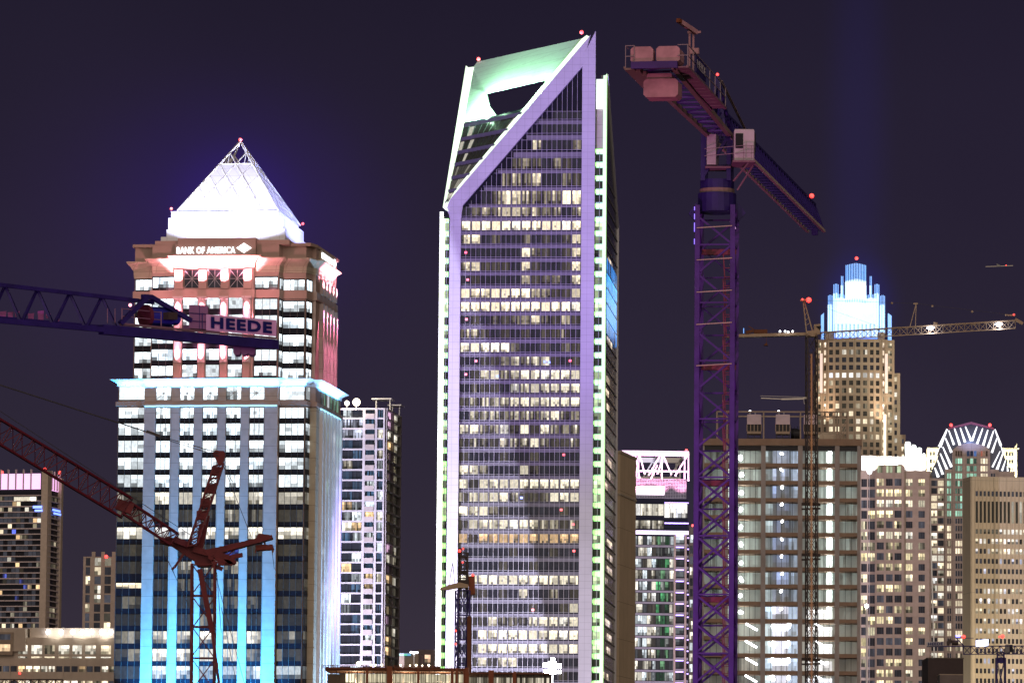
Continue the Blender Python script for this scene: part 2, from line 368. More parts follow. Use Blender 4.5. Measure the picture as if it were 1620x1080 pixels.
# lower storeys
rows = [(612, 632)] + [(645, 661), (670, 688), (697, 715), (724, 742), (751, 770), (778.5, 797), (806, 825), (834, 852), (861, 879), (888, 907), (915.5, 934), (943, 962), (971, 989), (998, 1017), (1026, 1045), (1053, 1073), (1081, 1100), (1108, 1127)]
def lowlum(r, c):
    if r <= 5: return rnd.choice((1.5, 1.8, 2.1)), COLD
    if r == 6: return (.25 if c == 0 else rnd.choice((.9, 1.3))), NEUT
    if r == 7: return (rnd.choice((.05, .12, .3)) if c else .06), NEUT
    if r == 8: return 1.3, NEUT
    if r == 9: return (.04 if c != 4 else .3), (BLUE if c == 4 else WARM)
    if r == 11: return (1.2 if c == 0 else rnd.choice((.04, .1, .5))), WARM
    if r == 12: return (rnd.choice((.04, .1))), NEUT
    if r == 13: return rnd.choice((.04, .05, .3)), NEUT
    if r == 14: return (1.2 if 1 <= c <= 5 else .25), NEUT
    if r == 15: return (1.2 if c in (1, 2, 3, 4) else .2), NEUT
    if r == 16: return (.9 if c not in (0,) else .05), COLD
    return rnd.choice((.03, .03, .3)), NEUT
wcols = [(246, 270), (284, 307), (320, 344), (357, 381), (394, 418)]
F0 = B.front(0)
for c, (a, b) in enumerate(wcols):
    xa, xb = X(a), X(b); dark.box(xa, xb, -.1, .3, 0, B.z(645, 340)); dark.box(xa, xb, -.1, .3, B.z(632, 340), B.z(611, 340))
    for r, (t, bb) in enumerate(rows):
        lum, tint = lowlum(r, c+1)
        z0, z1 = B.z(bb, 340), B.z(t, 340)
        B.window(F0, xa+.1, xb-.1, z0, z1, lum, tint, 4, 3, .15)
    for t in (0, .33, .66, 1):
        xx = xa+.1+(xb-xa-.2)*t; mul.box(xx-.05, xx+.05, -.25, -.15, 0, B.z(645, 340))
    z0, z1 = B.z(632, 340), B.z(612, 340); st2 = MB(); xm = (xa+xb)/2
    for p, q in (((xa, z0), (xb, z1)), ((xa, z1), (xb, z0)), ((xm, z0), (xm, z1)), ((xa, (z0+z1)/2), (xb, (z0+z1)/2))): st2.bar((p[0], -.3, p[1]), (q[0], -.3, q[1]), .1)
    B.part(st2, 'muntins', 'mullion')
for i, c in ((1, 0), (5, 6), (6, 7)):
    p, q = low[i], low[i+1]; F = B.edge(p, q); Ln = (Vector(q)-Vector(p)).length
    m = MB(F); m.box(.1, Ln-.1, 0, .06, 0, B.z(645, 340)); m.box(.1, Ln-.1, 0, .06, B.z(632, 340), B.z(611, 340))
    k = len(dark.v); dark.v += m.v; dark.f += [tuple(j+k for j in f) for f in m.f]; dark.c += [None]*len(m.f)
    um = {1: 205, 5: 461, 6: 486}[i]; yy = (p[1]+q[1])/2
    for r, (t, bb) in enumerate(rows):
        lum, tint = lowlum(r, c); z0, z1 = B.z(bb, um, yy), B.z(t, um, yy)
        if c == 7: lum *= .4 if lum > .3 else .6
        if r == 11 and c == 0: z0 += .6; z1 -= .9
        n_ = max(2, int(Ln/1.4))
        B.window(F, .25, Ln-.25, z0, z1, lum, tint if not (r in (12, 13) and c in (0, 6) and lum > .2) else BLUE, n_, 3, .1)
    mm = MB(F)
    for t in range(5): 
        xx = .15+(Ln-.3)*t/4; mm.box(xx-.05, xx+.05, .1, .2, 0, B.z(645, 340))
    k = len(mul.v); mul.v += mm.v; mul.f += [tuple(j+k for j in f) for f in mm.f]; mul.c += [None]*len(mm.f)
for a, b in ((228, 246), (270, 284), (307, 320), (344, 357), (381, 394), (418, 439)):
    m = MB(); m.box(X(a), X(b), -.55, .2, 0, B.z(642.5, 340)); m.box(X(a), X(b), -.4, .2, B.z(643, 340), B.z(610.5, 340)); B.part(m, 'pier', 'stone_pink')
cp = MB(); cp.box(X(490, 4.5), xr+.3, 4.2, 8, 0, B.z(643, 340)); B.part(cp, 'pier', 'stone_tan')
# right hand side: white blue fins low down, pink lit fins above
fins = MB(); FR = B.right(xr)
for k in range(7):
    yk = 9.5+k*4.2
    m = MB(FR); m.box(yk, yk+1.3, 0, .9, 0, B.z(643, 340)); B.part(m, 'fin', 'white_paint')
    dark.F = FR; dark.box(yk+1.4, yk+4.1, 0, .08, 0, B.z(645, 340)); dark.F = None
    if k < 6:
        for r, (t, bb) in enumerate(rows):
            B.window(FR, yk+1.5, yk+4.0, B.z(bb, 340), B.z(t, 340), (rnd.choice((.2, .5, .8)) if r < 6 else rnd.choice((.03, .1, .5))), rnd.choice((COLD, GRN)), 2, 2, .12)
FU = B.right(xru)
for k in range(5):
    yk = 14+k*4.4
    m = MB(FU); m.box(yk, yk+1.3, 0, 1.0, B.z(597, 340), B.z(470, 340)); B.part(m, 'column', 'stone_pink')
    m = MB(FU); m.box(yk, yk+1.3, 0, .8, B.z(455, 340), B.z(432, 340)); B.part(m, 'column', 'stone_pink')
    if k < 4:
        for t, bb in ((434, 455), (473, 489), (499, 515), (526, 543), (553, 570), (579, 594)):
            B.window(FU, yk+1.6, yk+4.2, B.z(bb, 340), B.z(t, 340), rnd.choice((.1, .3, .5)), COLD, 2, 2, .06)
B.part(dark, 'spandrel_panels', 'dark_glass'); B.part(mul, 'mullions', 'mullion_dark')
B.flush()
# roof: tiers and pyramid
tz = lambda v, y: B.z(v, 340, y)
x0, x1 = B.x(253, 378, 6), B.x(451, 378, 7)
t1 = MB(); t1.box(x0, x1, 7, 35, zo-1.0, tz(374, 7))
t1.box(B.x(263, 370, 7.5), x1-.2, 7.8, 35.6, tz(374.5, 7), tz(362, 7.5))
t1.box(B.x(266, 350, 8), x1-.8, 8.3, 35.2, tz(362.5, 7.5), tz(344, 8)); t1.box(B.x(271, 340, 8.5), x1-2.0, 8.6, 34.8, tz(343, 8), tz(334, 8.5))
B.part(t1, 'roof_tier', 'white_panel')
yb = 9.0; pa, zb = B.at(281, 333, yb); pb, _ = B.at(439, 333, yb); yk = B.side(475, 362, pb)[0]
cx_, cy_ = (pa+pb)/2, (yb+yk)/2; ax, az = B.at(380, 224, cy_); apex = Vector((cx_*.35+ax*.65, cy_, az))
cut = (B.at(370, 259, yb+9)[1]-zb)/(az-zb)
base = [Vector((pa, yb, zb)), Vector((pb, yb, zb)), Vector((pb, yk, zb)), Vector((pa, yk, zb))]
topq = [b.lerp(apex, cut) for b in base]
py = MB(); py.add([tuple(b) for b in base]+[tuple(b) for b in topq], [(0, 1, 5, 4), (1, 2, 6, 5), (2, 3, 7, 6), (3, 0, 4, 7), (4, 5, 6, 7), (3, 2, 1, 0)])
B.part(py, 'pyramid_roof', 'white_panel')
fr = MB(); gr = MB()
for i in range(4):
    out = (base[i]+base[(i+1) % 4])/2-Vector((cx_, cy_, zb)); out.normalize(); off_ = out*.22+Vector((0, 0, .15))
    A_, B_ = base[i]+off_, base[(i+1) % 4]+off_; ap = apex
    fr.bar(base[i], apex, .35); tq0, tq1 = A_.lerp(ap, cut), B_.lerp(ap, cut)
    n = 6
    for k in range(1, n):
        t = k/n                                        # diagonal lattice over each face
        P0 = A_.lerp(B_, t)
        gr.bar(P0, P0.lerp(P0+(ap-A_), .999) if False else A_.lerp(ap, t*.999) if t < 1 else ap, .16) if False else None
        gr.bar(P0, B_.lerp(ap, 1-t) if t > 0 else ap, .14); gr.bar(P0, A_.lerp(ap, t), .14)
    fr.bar(A_.lerp(ap, cut), B_.lerp(ap, cut), .25)
    am = A_.lerp(ap, (1+cut)/2); bm2 = B_.lerp(ap, (1+cut)/2); md = tq0.lerp(tq1, .5)
    fr.bar(tq0.lerp(tq1, .5), am, .22); fr.bar(md, bm2, .22); fr.bar(tq0.lerp(tq1, .25), am, .16); fr.bar(tq0.lerp(tq1, .75), bm2, .16); fr.bar(am, tq0, .2)
B.part(fr, 'spire_frame', 'white_paint'); B.part(gr, 'lattice', 'white_paint')
B.red(apex.x, apex.y, apex.z+.4, .45); B.red(pa-1.5, yb, zb+.4, .35); B.red(pb+.6, yk, zb+.5, .35)
# signs
sz0, sz1 = B.z(401.5, 340, yc), B.z(391, 340, yc)
FS = B.front(yc-.55); led('sign_white', (.9, .94, 1.0), 2.5)
text_mesh('BANK OF AMERICA', FS, B.x(280.5, 396, yc), B.x(373, 396, yc), sz0, sz1, 0, .25, 'sign', 'sign_white', B.root, bold=.02)
xa, xb = B.x(375, 394, yc), B.x(398.6, 394, yc); za, zb2 = B.z(401, 340, yc), B.z(385.5, 340, yc); xm, zm = (xa+xb)/2, (za+zb2)/2
def emblem(F, xa, xb, za, zb2):
    m = MB(F); w, h = xb-xa, zb2-za
    pt = lambda a, b: (xa+w*a, 0, za+h*b)
    L0, T0, R0, B0 = (0, .5), (.5, 1), (1, .5), (.5, 0)
    lp = lambda P, Q, t: (P[0]+(Q[0]-P[0])*t, P[1]+(Q[1]-P[1])*t)
    for t0, t1 in ((0, .26), (.32, .62), (.68, 1)):     # slanted stripes of a flag shaped as a lozenge
        q = [lp(L0, T0, t0), lp(L0, T0, t1), lp(B0, R0, t1), lp(B0, R0, t0)]
        m.extr([pt(*k) for k in q], (0, .25, 0)) if False else m.add([pt(*k) for k in q]+[(pt(*k)[0], .25, pt(*k)[2]) for k in q], [(4, 5, 6, 7), (3, 2, 1, 0), (0, 1, 5, 4), (1, 2, 6, 5), (2, 3, 7, 6), (3, 0, 4, 7)])
    B.part(m, 'emblem', 'sign_white')
emblem(FS, xa, xb, za, zb2)
FS2 = B.right(xru+.1); cap2 = MB(FS2); cap2.box(13, 34, -1, .3, B.z(404, 340), ztop-1.5); B.part(cap2, 'parapet', 'stone_tan')
text_mesh('BANK OF AMERICA', FS2, 13.5, 27.5, B.z(398, 340), B.z(389, 340), .35, .25, 'sign', 'sign_white', B.root, bold=.02); emblem(B.right(xru+.45), 28, 32, B.z(400, 340), B.z(386, 340))
# floodlights of this tower, and added spill points
def bl(kind, p, power, col, tgt=None, **kw): return lamp(kind, B.world(p), power, col, B.world(tgt) if tgt else None, **kw)
zmid = (zb+az)/2
for xx in (colx[0]-4, colx[3]+4): lamp('POINT', B.world((xx, -7, B.z(450, 340))), 3600, (1, .42, .48), shadow_soft_size=.5)  # points added in mid air for pink spill on the upper stone
for xx in (pa+3, (pa+pb)/2, pb-3): bl('SPOT', (xx, -11, ztop+.6), 5.2e4, (.66, .70, 1), (xx*.5+cx_*.5, 9, ztop+26), spot_size=math.radians(108), spot_blend=.2, shadow_soft_size=.3)
for yy in (14, 30): bl('SPOT', (x1+20, yy, ztop+.6), 4.5e4, (.36, .40, 1), (x1, yy*.6+8, ztop+26), spot_size=math.radians(108), spot_blend=.2, shadow_soft_size=.3)
for xm in colx:
    bl('SPOT', (xm, yc-1.7, B.z(577, 340, yc)), 30000, (1, .27, .40), (xm, yc-1.0, B.z(520, 340, yc)), spot_size=math.radians(60), spot_blend=.6, shadow_soft_size=.1)
    bl('SPOT', (xm, yc-1.7, B.z(470, 340, yc)), 30000, (1, .27, .40), (xm, yc-1.0, B.z(520, 340, yc)), spot_size=math.radians(60), spot_blend=.6, shadow_soft_size=.1)
    bl('SPOT', (xm, yc-2.2, B.z(456, 340, yc)), 45000, (1, .30, .42), (xm, yc-1.2, B.z(410, 340, yc)), spot_size=math.radians(80), spot_blend=.6, shadow_soft_size=.1)
for k in range(5):
    yk = 14.6+k*4.4
    bl('SPOT', (xru+2.2, yk, B.z(600, 340)), 30000, (1, .25, .5), (xru+1, yk, B.z(520, 340)), spot_size=math.radians(50), spot_blend=.6, shadow_soft_size=.1)
    bl('SPOT', (xru+2.2, yk, B.z(468, 340)), 24000, (1, .25, .5), (xru+1, yk, B.z(520, 340)), spot_size=math.radians(50), spot_blend=.6, shadow_soft_size=.1)
    bl('SPOT', (xru+2.2, yk, B.z(456, 340)), 24000, (1, .3, .45), (xru+1, yk, B.z(410, 340)), spot_size=math.radians(70), spot_blend=.6, shadow_soft_size=.1)
def area(p, sx, sy, power, col, tgt): 
    o = bl('AREA', p, power, col, tgt); o.data.shape = 'RECTANGLE'; o.data.size = sx; o.data.size_y = sy; return o
up_ = lambda p, dy=.35: (p[0], p[1]+dy, p[2]+1)
p = ((X(228)+X(439))/2, -1.1, B.z(611.5, 340)); area(p, X(439)-X(228), .2, 5500, (.09, .43, 1), up_(p))
p = (X(461), .2, B.z(611, 461)); area(p, 7, .2, 700, (.09, .43, 1), up_(p)); p = (X(205), .2, B.z(611, 205)); area(p, 6, .2, 500, (.09, .43, 1), up_(p))
p = (xr+1.3, 21, B.z(611.5, 340)); o = area(p, .2, 26, 6500, (.09, .43, 1), (p[0]-.35, p[1], p[2]+1))
o.rotation_euler = (math.radians(180), math.radians(-15), -B.th); 
for uu in (238, 290, 335, 380, 428): bl('SPOT', (X(uu), -6, B.z(1172, uu)), 2.7e5, (.03, .42, 1), (X(uu), -1, B.z(1010, uu)), spot_size=math.radians(62), spot_blend=.8, shadow_soft_size=.3)
for yy in (12, 26): bl('SPOT', (xr+14, yy, B.z(1300, 340)), 4.2e5, (.35, .60, 1), (xr, yy, B.z(900, 340)), spot_size=math.radians(45), spot_blend=.8, shadow_soft_size=.3)
# ================================================================== B: tall tower with the cut open top
T = Bld('glass_skyscraper', 'tallest glass skyscraper with a sliced, open green lit top and violet lit piers', 'skyscraper', 822, 1400, 5, vref=700)
TX = lambda u, y=0, v=700: T.x(u, v, y)
zt = T.z(50, 943); xL, xR = TX(706.5), TX(937)              # main block
xl0, xr0 = TX(696, 3), TX(952.5, 3)                              # outer recess strips
DEP = 46.0
zA = T.z(334, 703)
P_A = Vector((xl0, 0, zA)); 
P_B = Vector((xR, 0, zt)); bxx, bzz = T.at(737, 103, DEP); P_C = Vector((bxx, DEP, bzz))
nrmc = (P_B-P_A).cross(P_C-P_A).normalized()
if nrmc.z < 0: nrmc = -nrmc
def onp(u, v, dn=0):
    o, d = T._lr(u, v); p0 = P_A+nrmc*dn; t = (p0-o).dot(nrmc)/d.dot(nrmc); return o+d*t
# body below the cut, and the part behind the front face up to the slanting plane
body = MB()
body.prism([(xl0, DEP), (xl0, 3), (xL, 3), (xL, .4), (xR, .4), (xR, 3), (xr0, 3), (xr0, DEP)], 0, zA-1)
# core volume under the inclined glass: tetra like wedge ending at the roof terrace
ztr = onp(800, 180).z
def cutz(x, y):   # height of the cut plane above a plan point
    return P_A.z-(nrmc.x*(x-P_A.x)+nrmc.y*(y-P_A.y))/nrmc.z
def wedge(mb, z0, zmax, inset=.6):
    # clip polygon of plan at plane height: rings of small boxes are avoided by making one hull from sampled columns
    xs = [xl0+inset, xL+8, xL+16, xL+24, xR-.5]; ys = [.9, 12, 24, 36, DEP-1]
    top = {}
    V = []; Fc = []
    for j, y in enumerate(ys):
        for i, x in enumerate(xs):
            top[(i, j)] = len(V); V.append((x, y, min(zmax, max(z0+.1, cutz(x, y)-.8))))
    nb = len(V)
    for j, y in enumerate(ys):
        for i, x in enumerate(xs): V.append((x, y, z0))
    nx_, ny_ = len(xs), len(ys)
    for j in range(ny_-1):
        for i in range(nx_-1):
            a, b, c_, d = top[(i, j)], top[(i+1, j)], top[(i+1, j+1)], top[(i, j+1)]
            Fc += [(a, b, c_), (a, c_, d)]
    for i in range(nx_-1):
        Fc.append((nb+i, nb+i+1, i+1, i)); k = (ny_-1)*nx_; Fc.append((k+i, k+i+1, nb+k+i+1, nb+k+i))
    for j in range(ny_-1):
        Fc.append((j*nx_, (j+1)*nx_, nb+(j+1)*nx_, nb+j*nx_)[::1]); k = nx_-1; Fc.append((j*nx_+k, nb+j*nx_+k, nb+(j+1)*nx_+k, (j+1)*nx_+k))
    mb.add(V, Fc)
wedge(body, zA-1.5, ztr-1)
T.part(body, 'body', 'dark_glass')
# front curtain wall above zA: triangle between the diagonal beam and the right pier
def diagx(z): return xL+(xR-xL)*(z-zA)/(zt-zA)
zg = T.z(112, 930)
fw = MB(); fw.extr([(diagx(zA-2), .35, zA-2), (xR-.3, .35, zA-2), (xR-.3, .35, zt-6)], (0, .8, 0)); T.part(fw, 'curtain_wall', 'dark_glass')
gx0, gx1 = TX(729.5, 0, 350), TX(920, 0, 350)
# storeys
ROWS = {335: '024566352404', 357: '999999999999', 378.3: '570200201027', 399.5: '000000831016', 421.3: '571110610017', 442.5: '010000612307',
 463.8: '999999933116', 485: '999999999998', 506: '010212362141', 527.5: '442010101130', 549.5: '799992001021', 571: '001134455101', 592.5: '016737888787',
 613.8: '021105466667', 635.5: '145456776778', 657: '044424435733', 678.8: '585462917435', 700: '143144484114', 722: '100010010000', 743: '885000620000',
 765: '717777877777', 786: '366773112877', 808: '988210000010', 829: '167788854314', 851.3: '616666766666', 873: '000001000100', 894.6: '000010010000',
 916.8: '888888888888', 938.5: '111010600301', 960.9: '001000010016', 982.5: '111422257776', 1003.5: '018888888888', 1025.4: '018888888788', 1046.8: '016166000000',
 1068.5: '000100100010', 1090: '888888888888', 1111: '001000100010'}
UP = {312.6: '020386433598', 284.4: '000134260021', 259: '000012420310', 229.6: '000000040003', 204: '000000040000', 183: '000000030000'}
FT = T.front(0); zs_all = []
for v, pat in list(ROWS.items())+list(UP.items()):
    up_row = v in UP; hh = {312.6: 10.5, 284.4: 10, 259: 8.5, 229.6: 7.5, 204: 7, 183: 6}.get(v, 6.9)
    z0, z1 = T.z(v+hh, 822), T.z(v-hh, 822); zs_all.append((z0, z1))
    m = MB(FT); w = (gx1-gx0)/12; tint = ORNG if v == 851.3 else ((1, .86, .6) if v < 540 else (1, .90, .68))
    x_lim = -1e9 if v > 334 else diagx(z1)+4.5
    cnt = 0
    for i, ch in enumerate(pat):
        a, b = gx0+w*i, gx0+w*(i+1)
        if i == 0 and not up_row: b_ = a+w*.45
        if a < x_lim: continue
        m.quad((a, .08, z0), (a+.28, .08, z0), (a+.28, .08, z1), (a, .08, z1), (.004, .004, .008)); m.quad((b-.28, .08, z0), (b, .08, z0), (b, .08, z1), (b-.28, .08, z1), (.004, .004, .008))
        l_ = int(ch)/9; lum = .025 if l_ == 0 else (l_**1.5)*1.6
        room(m, a+.28, b-.28, z0, z1, .08, lum, DARK if l_ == 0 else tint, 4, 4, .12 if l_ > .8 else .4); cnt += 1
    if cnt: T.part(m, 'window_band', WIN)
# spandrels: pale glass panels between the bands
zs_all.sort(); sp = MB(FT)
for (a0, a1), (b0, b1) in zip(zs_all, zs_all[1:]):
    xa = gx0-.1 if a1 < zA-1 else max(gx0, diagx(b0)+4.2)
    if xa < gx1-1: 
        h = b0-a1; sp.box(xa, gx1, 0, .1, a1+h*.12, b0-h*.28)
T.part(sp, 'spandrel_panels', 'spandrel_glass')
ml = MB(FT)
for i in range(25):
    x = gx0+(gx1-gx0)*i/24
    tz_ = zA-.5 if x < diagx(zA)+4.5 else zA+(x-3.9-xL)/(xR-xL)*(zt-zA)
    ml.box(x-.04, x+.04, .02, .25, 0, min(tz_, zg))
for (a0, a1) in zs_all:
    for z in (a0-.05, a1+.05):
        xa = gx0 if z < zA else max(gx0, diagx(z)+4.1)
        if xa < gx1-.5: ml.box(xa, gx1, .02, .22, z-.03, z+.03)
T.part(ml, 'mullions', mat('mullion_grey', (.42, .42, .44), .45, noise=.03))
# piers and diagonal
m = MB(); m.box(TX(712, 0, 350), gx0, -.9, .5, 0, zA); T.part(m, 'pier', 'pier_panel', 'left front pier')
m = MB(); m.box(gx1, xR+.25, -.9, .5, 0, T.z(92, 930)); m.extr([(gx1, -.9, T.z(92, 930)), (xR+.25, -.9, T.z(92, 930)), (xR+.25, -.9, zt)], (0, 1.4, 0)); T.part(m, 'pier', 'pier_panel', 'right front pier with a pointed tip')
pl = lambda u, v: (T.at(u, v, -.8)[0], -.8, T.at(u, v, -.8)[1])
m = MB(); m.extr([pl(712, 345), pl(729.5, 345), pl(732, 325), pl(921, 106), pl(934, 56), pl(713, 314), pl(706, 328)], (0, 1.2, 0)); T.part(m, 'diagonal_beam', 'pier_panel')
# lit edge along the diagonal and the left edge of the slice
GW = led('green_white_glow', (.78, 1.0, .72), 1.35, True); GG = led('green_glow', (.28, 1.0, .16), 1.1)
def slab(px, mt, name, th=1.2, dn=0, label=None):
    pts = [onp(u, v, dn) for u, v in px]; m = MB(); m.extr(pts, -nrmc*th); return T.part(m, name, mt, label)
slab([(703, 330), (713, 316), (932, 58), (928, 56), (920, 62), (722, 298)], GW, 'lit_edge', .5, .3)
slab([(700.5, 328), (705, 330), (748, 111), (749, 106), (741, 107), (737, 104)], GW, 'lit_edge', 2.0, .2)
mat('green_panel', (.58, .82, .66), .5, noise=.05, bands=(3, 3, .03))
slab([(748, 108), (755, 98), (921, 61), (878, 121), (768, 146), (745, 140)], 'green_panel', 'top_beam', .8)
slab([(748, 110), (768, 146), (772, 166), (785, 183), (735, 194), (738, 165)], 'green_panel', 'side_wall', .8)
# sloping glass below the opening
gl = MB(); gl.extr([onp(*q) for q in ((735, 195), (832, 171), (717, 313), (704, 327))], -nrmc*.8); T.part(gl, 'sloping_glass', 'dark_glass')
sg = MB(); sm = MB()
for k, v in enumerate((200, 222, 243, 262, 283, 304, 322)):
    # floor lines of the sloping glass follow level lines of the cut plane
    zz = onp(735-(v-195)*.235, v).z
    a = onp(735-(v-195)*.235, v, .15); dirv = Vector((-nrmc.y, nrmc.x, 0)).normalized()
    if dirv.x < 0: dirv = -dirv
    # right end: meets the diagonal (y=0)
    t = (0.6-a.y)/dirv.y if abs(dirv.y) > 1e-6 else 0
    b = a+dirv*t
    sg = MB(); sg.bar(a, b, .2, 1.5); T.part(sg, 'sill', 'spandrel_glass')
    if k < 6:
        v2 = (200, 222, 243, 262, 283, 304, 322)[k+1]; a2 = onp(735-(v2-195)*.235, v2, .15)
        b2 = a2+dirv*((0.6-a2.y)/dirv.y); n_ = 9
        wm = MB()
        for i in range(n_):
            q0, q1 = (i+.12)/n_, (i+.88)/n_; h0, h1 = .16, .84
            ly = {3: .2, 4: .3, 5: .9}.get(k, 0); lum = ly*rnd.choice((.3, 1, 1.2)) if ly else (.5 if rnd.random() < .12 else .02)
            c4 = [a.lerp(b, q0).lerp(a2.lerp(b2, q0), h0), a.lerp(b, q1).lerp(a2.lerp(b2, q1), h0), a.lerp(b, q1).lerp(a2.lerp(b2, q1), h1), a.lerp(b, q0).lerp(a2.lerp(b2, q0), h1)]
            wm.quad(*[tuple(c_+nrmc*.05) for c_ in c4], tuple(lum*t_ for t_ in NEUT))
            sm.bar(a.lerp(b, i/n_), a2.lerp(b2, i/n_), .12)
        T.part(wm, 'window_band', WIN)
T.part(sm, 'mullions', 'mullion_dark')
# outer recess strips: green lit floors on both sides and glowing outer edges
for sgn, (ua, ub, ue, ytop) in enumerate(((697.5, 711, 695, 336), (940.5, 952, 954.5, 238))):
    gs = MB(); ws = []
    yy = 3.0; F = T.front(yy)
    a, b = (TX(ua-4, yy), xL+.05) if sgn == 0 else (xR+.26, TX(ub, yy))
    if sgn == 0: a = xl0+.6
    for v in list(ROWS)+[312.6, 291, 270, 248.5]:
        if v < ytop: continue
        z0, z1 = T.z(v+5.5, 822), T.z(v-6, 822)
        lit = ROWS.get(v, '000000000000'); l_ = (int(lit[-1])+int(lit[-2]))/18 if sgn else (int(lit[0])+int(lit[1]))/18
        T.window(F, a, b, z0, z1, .03 if l_ < .3 else l_*.9, (.7, .9, .5), 2, 2, .08)
        for q in (.28, .72):
            xm = a+(b-a)*q; gs.F = F; gs.box(xm-.75, xm+.75, .1, .3, z1+.5, z1+1.5); gs.F = None
        gs.F = F; gs.box(a+.1, b-.1, .08, .2, z1+.15, z1+.6); gs.F = None
        T.part(gs, 'light_strip', led('green_led', (.34, 1.0, .20), 1.7)); gs = MB()
    bk = MB(F); bk.box(a, b, 0, .05, 0, T.z(ytop-4, 822)); T.part(bk, 'recess_wall', 'green_panel')
    hh = MB(F)
    for q in (0.5,): hh.box(a+(b-a)*q-.08, a+(b-a)*q+.08, .1, .3, 0, T.z(ytop, 822))
    T.part(hh, 'mullions', 'mullion')
T.flush()
m = MB(); m.box(xl0-.5, xl0+.9, 1.2, 3.4, 0, T.z(334, 703)); T.part(m, 'lit_edge', led('edge_yellow', (.85, 1.0, .62), 1.1))
m = MB(); m.box(xr0-.2, xr0+.75, 1.6, 3.6, 0, T.z(118, 955)); m.extr([(xr0-.2, 1.6, T.z(124, 955)), (xr0+.75, 1.6, T.z(124, 955)), (xr0+.75, 1.6, T.z(115, 955))], (0, 2, 0)); T.part(m, 'lit_edge', led('edge_green', (.45, .9, .30), 1.1, True))
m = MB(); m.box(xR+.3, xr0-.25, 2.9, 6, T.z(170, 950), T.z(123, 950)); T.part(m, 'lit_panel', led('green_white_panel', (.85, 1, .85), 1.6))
m = MB(); m.box(xR+.3, xr0-.25, 3.2, 6, T.z(240, 950), T.z(170, 950)); T.part(m, 'side_wall', 'stone_tan')
# right side face, its top falling away to the rear
zf = T.z(116, 955); ybk, zbk = T.side(978, 352, xr0+.8); ybk = min(max(ybk, 30), 60)
zbk = T.z(360, 976, ybk)
m = MB(); m.extr([(xr0+.5, 3.7, 0), (xr0+.5, ybk, 0), (xr0+.5, ybk, zbk), (xr0+.5, 3.7, zf)], (-1.5, 0, 0)); T.part(m, 'side_glass', mat('bronze_glass', (.035, .03, .026), .22, spec=.6))
sd_ = MB(T.right(xr0+.5)); 
for k in range(56):
    z = 4+k*3.77
    yb_ = ybk if z < zbk else 3.7+(ybk-3.7)*(zf-z)/(zf-zbk)
    if yb_ > 6: sd_.box(3.8, yb_-.1, .02, .2, z, z+.35)
T.part(sd_, 'floor_bands', 'grey_metal')
sf = MB(); sf.bar((xr0+.7, 3.7, zf), (xr0+.7, ybk, zbk), .7); sf.bar((xr0+.7, ybk, zbk), (xr0+.7, ybk, 0), .7); T.part(sf, 'side_frame', 'aluminium')
F = T.right(xr0+.5)
for k in range(50):
    if rnd.random() < .6:
        z = 4.6+k*3.77
        if z > zbk-4: continue
        s0 = rnd.uniform(5, 20); T.window(F, s0, min(ybk-2, s0+rnd.uniform(10, 22)), z, z+1.8, rnd.uniform(.25, .9), (1, .8, .6), 9, 2, .08, .5)  # pane glow raised to stand for a streak of reflection on this side
# blue reflection of the far crown, painted as glowing panes on the side glass
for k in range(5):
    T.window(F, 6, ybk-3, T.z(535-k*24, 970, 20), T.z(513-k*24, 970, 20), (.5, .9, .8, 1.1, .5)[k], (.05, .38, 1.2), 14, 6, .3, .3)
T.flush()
B_ = P_B+Vector((0, 0, -.3)); T.red(B_.x-4, 3, onp(921, 57).z+.8, .6); pz = onp(757, 97); T.red(pz.x, pz.y, pz.z+.6, .6)
m = MB(); q = onp(837, 172); m.bar((q.x, q.y+4, q.z-3), (q.x, q.y+4, q.z+1.5), .15); T.part(m, 'antenna', 'white_paint')
for u, v, mt in ((737, 399.5, 'red_lamp'), (740, 442.5, 'red_lamp'), (738, 505, 'red_lamp'), (753, 571, 'red_lamp'), (902, 570.5, 'red_lamp'), (737, 592, 'red_lamp'), (888, 806, 'red_lamp'), (892, 719, 'red_lamp'), (907, 829, 'red_lamp'), (908, 871, 'red_lamp'), (843, 964, 'red_lamp'), (862, 572, 'blue_m'), (869, 573, 'blue_m'), (787, 595, 'blue_m'), (825, 787, 'blue_m')):
    if mt == 'blue_m': led('blue_m', (.1, .25, 1), 2.5)
    x, z = T.at(u, v, 0); m = MB(FT); m.box(x-.35, x+.35, .1, .2, z-.3, z+.3); m.build('exit_sign' if mt == 'red_lamp' else 'screen', mt, T.root)
# lights
def tl(kind, p, power, col, tgt=None, **kw): return lamp(kind, T.world(p), power, col, T.world(tgt) if tgt else None, **kw)
tl('SPOT', (5, -330, 20), 8.0e6, (.42, .26, 1), (0, 0, zt*.86), spot_size=math.radians(30), spot_blend=.9, shadow_soft_size=2)
tl('SPOT', (-30, -300, 5), 4.0e6, (.84, .74, 1), (0, 0, 62), spot_size=math.radians(32), spot_blend=1, shadow_soft_size=2)
SP = Vector((-75, -60, 5)); e1, e2 = [(Vector((T.at(*q_)[0], 0, T.at(*q_)[1]))-SP).normalized() for q_ in ((735, 380), (875, 1060))]
al = math.radians(76); nn_ = e1.cross(e2).normalized(); pp_ = math.cos(al)/(1+e1.dot(e2)); qq_ = math.sqrt(max(0, 1-pp_*pp_*(e1+e2).length_squared))
axs = [(e1+e2)*pp_+nn_*(qq_*s_) for s_ in (1, -1)]; e3 = (Vector((xL, 0, 40))-SP).normalized(); axs.sort(key=lambda a: -a.dot(e3))
tl('SPOT', SP, 4.6e6, (.78, .73, 1), SP+axs[0]*50, spot_size=al*2, spot_blend=.01, shadow_soft_size=.1)  # added unseen lamp: its cone edge imitates a diagonal reflection on the spandrels
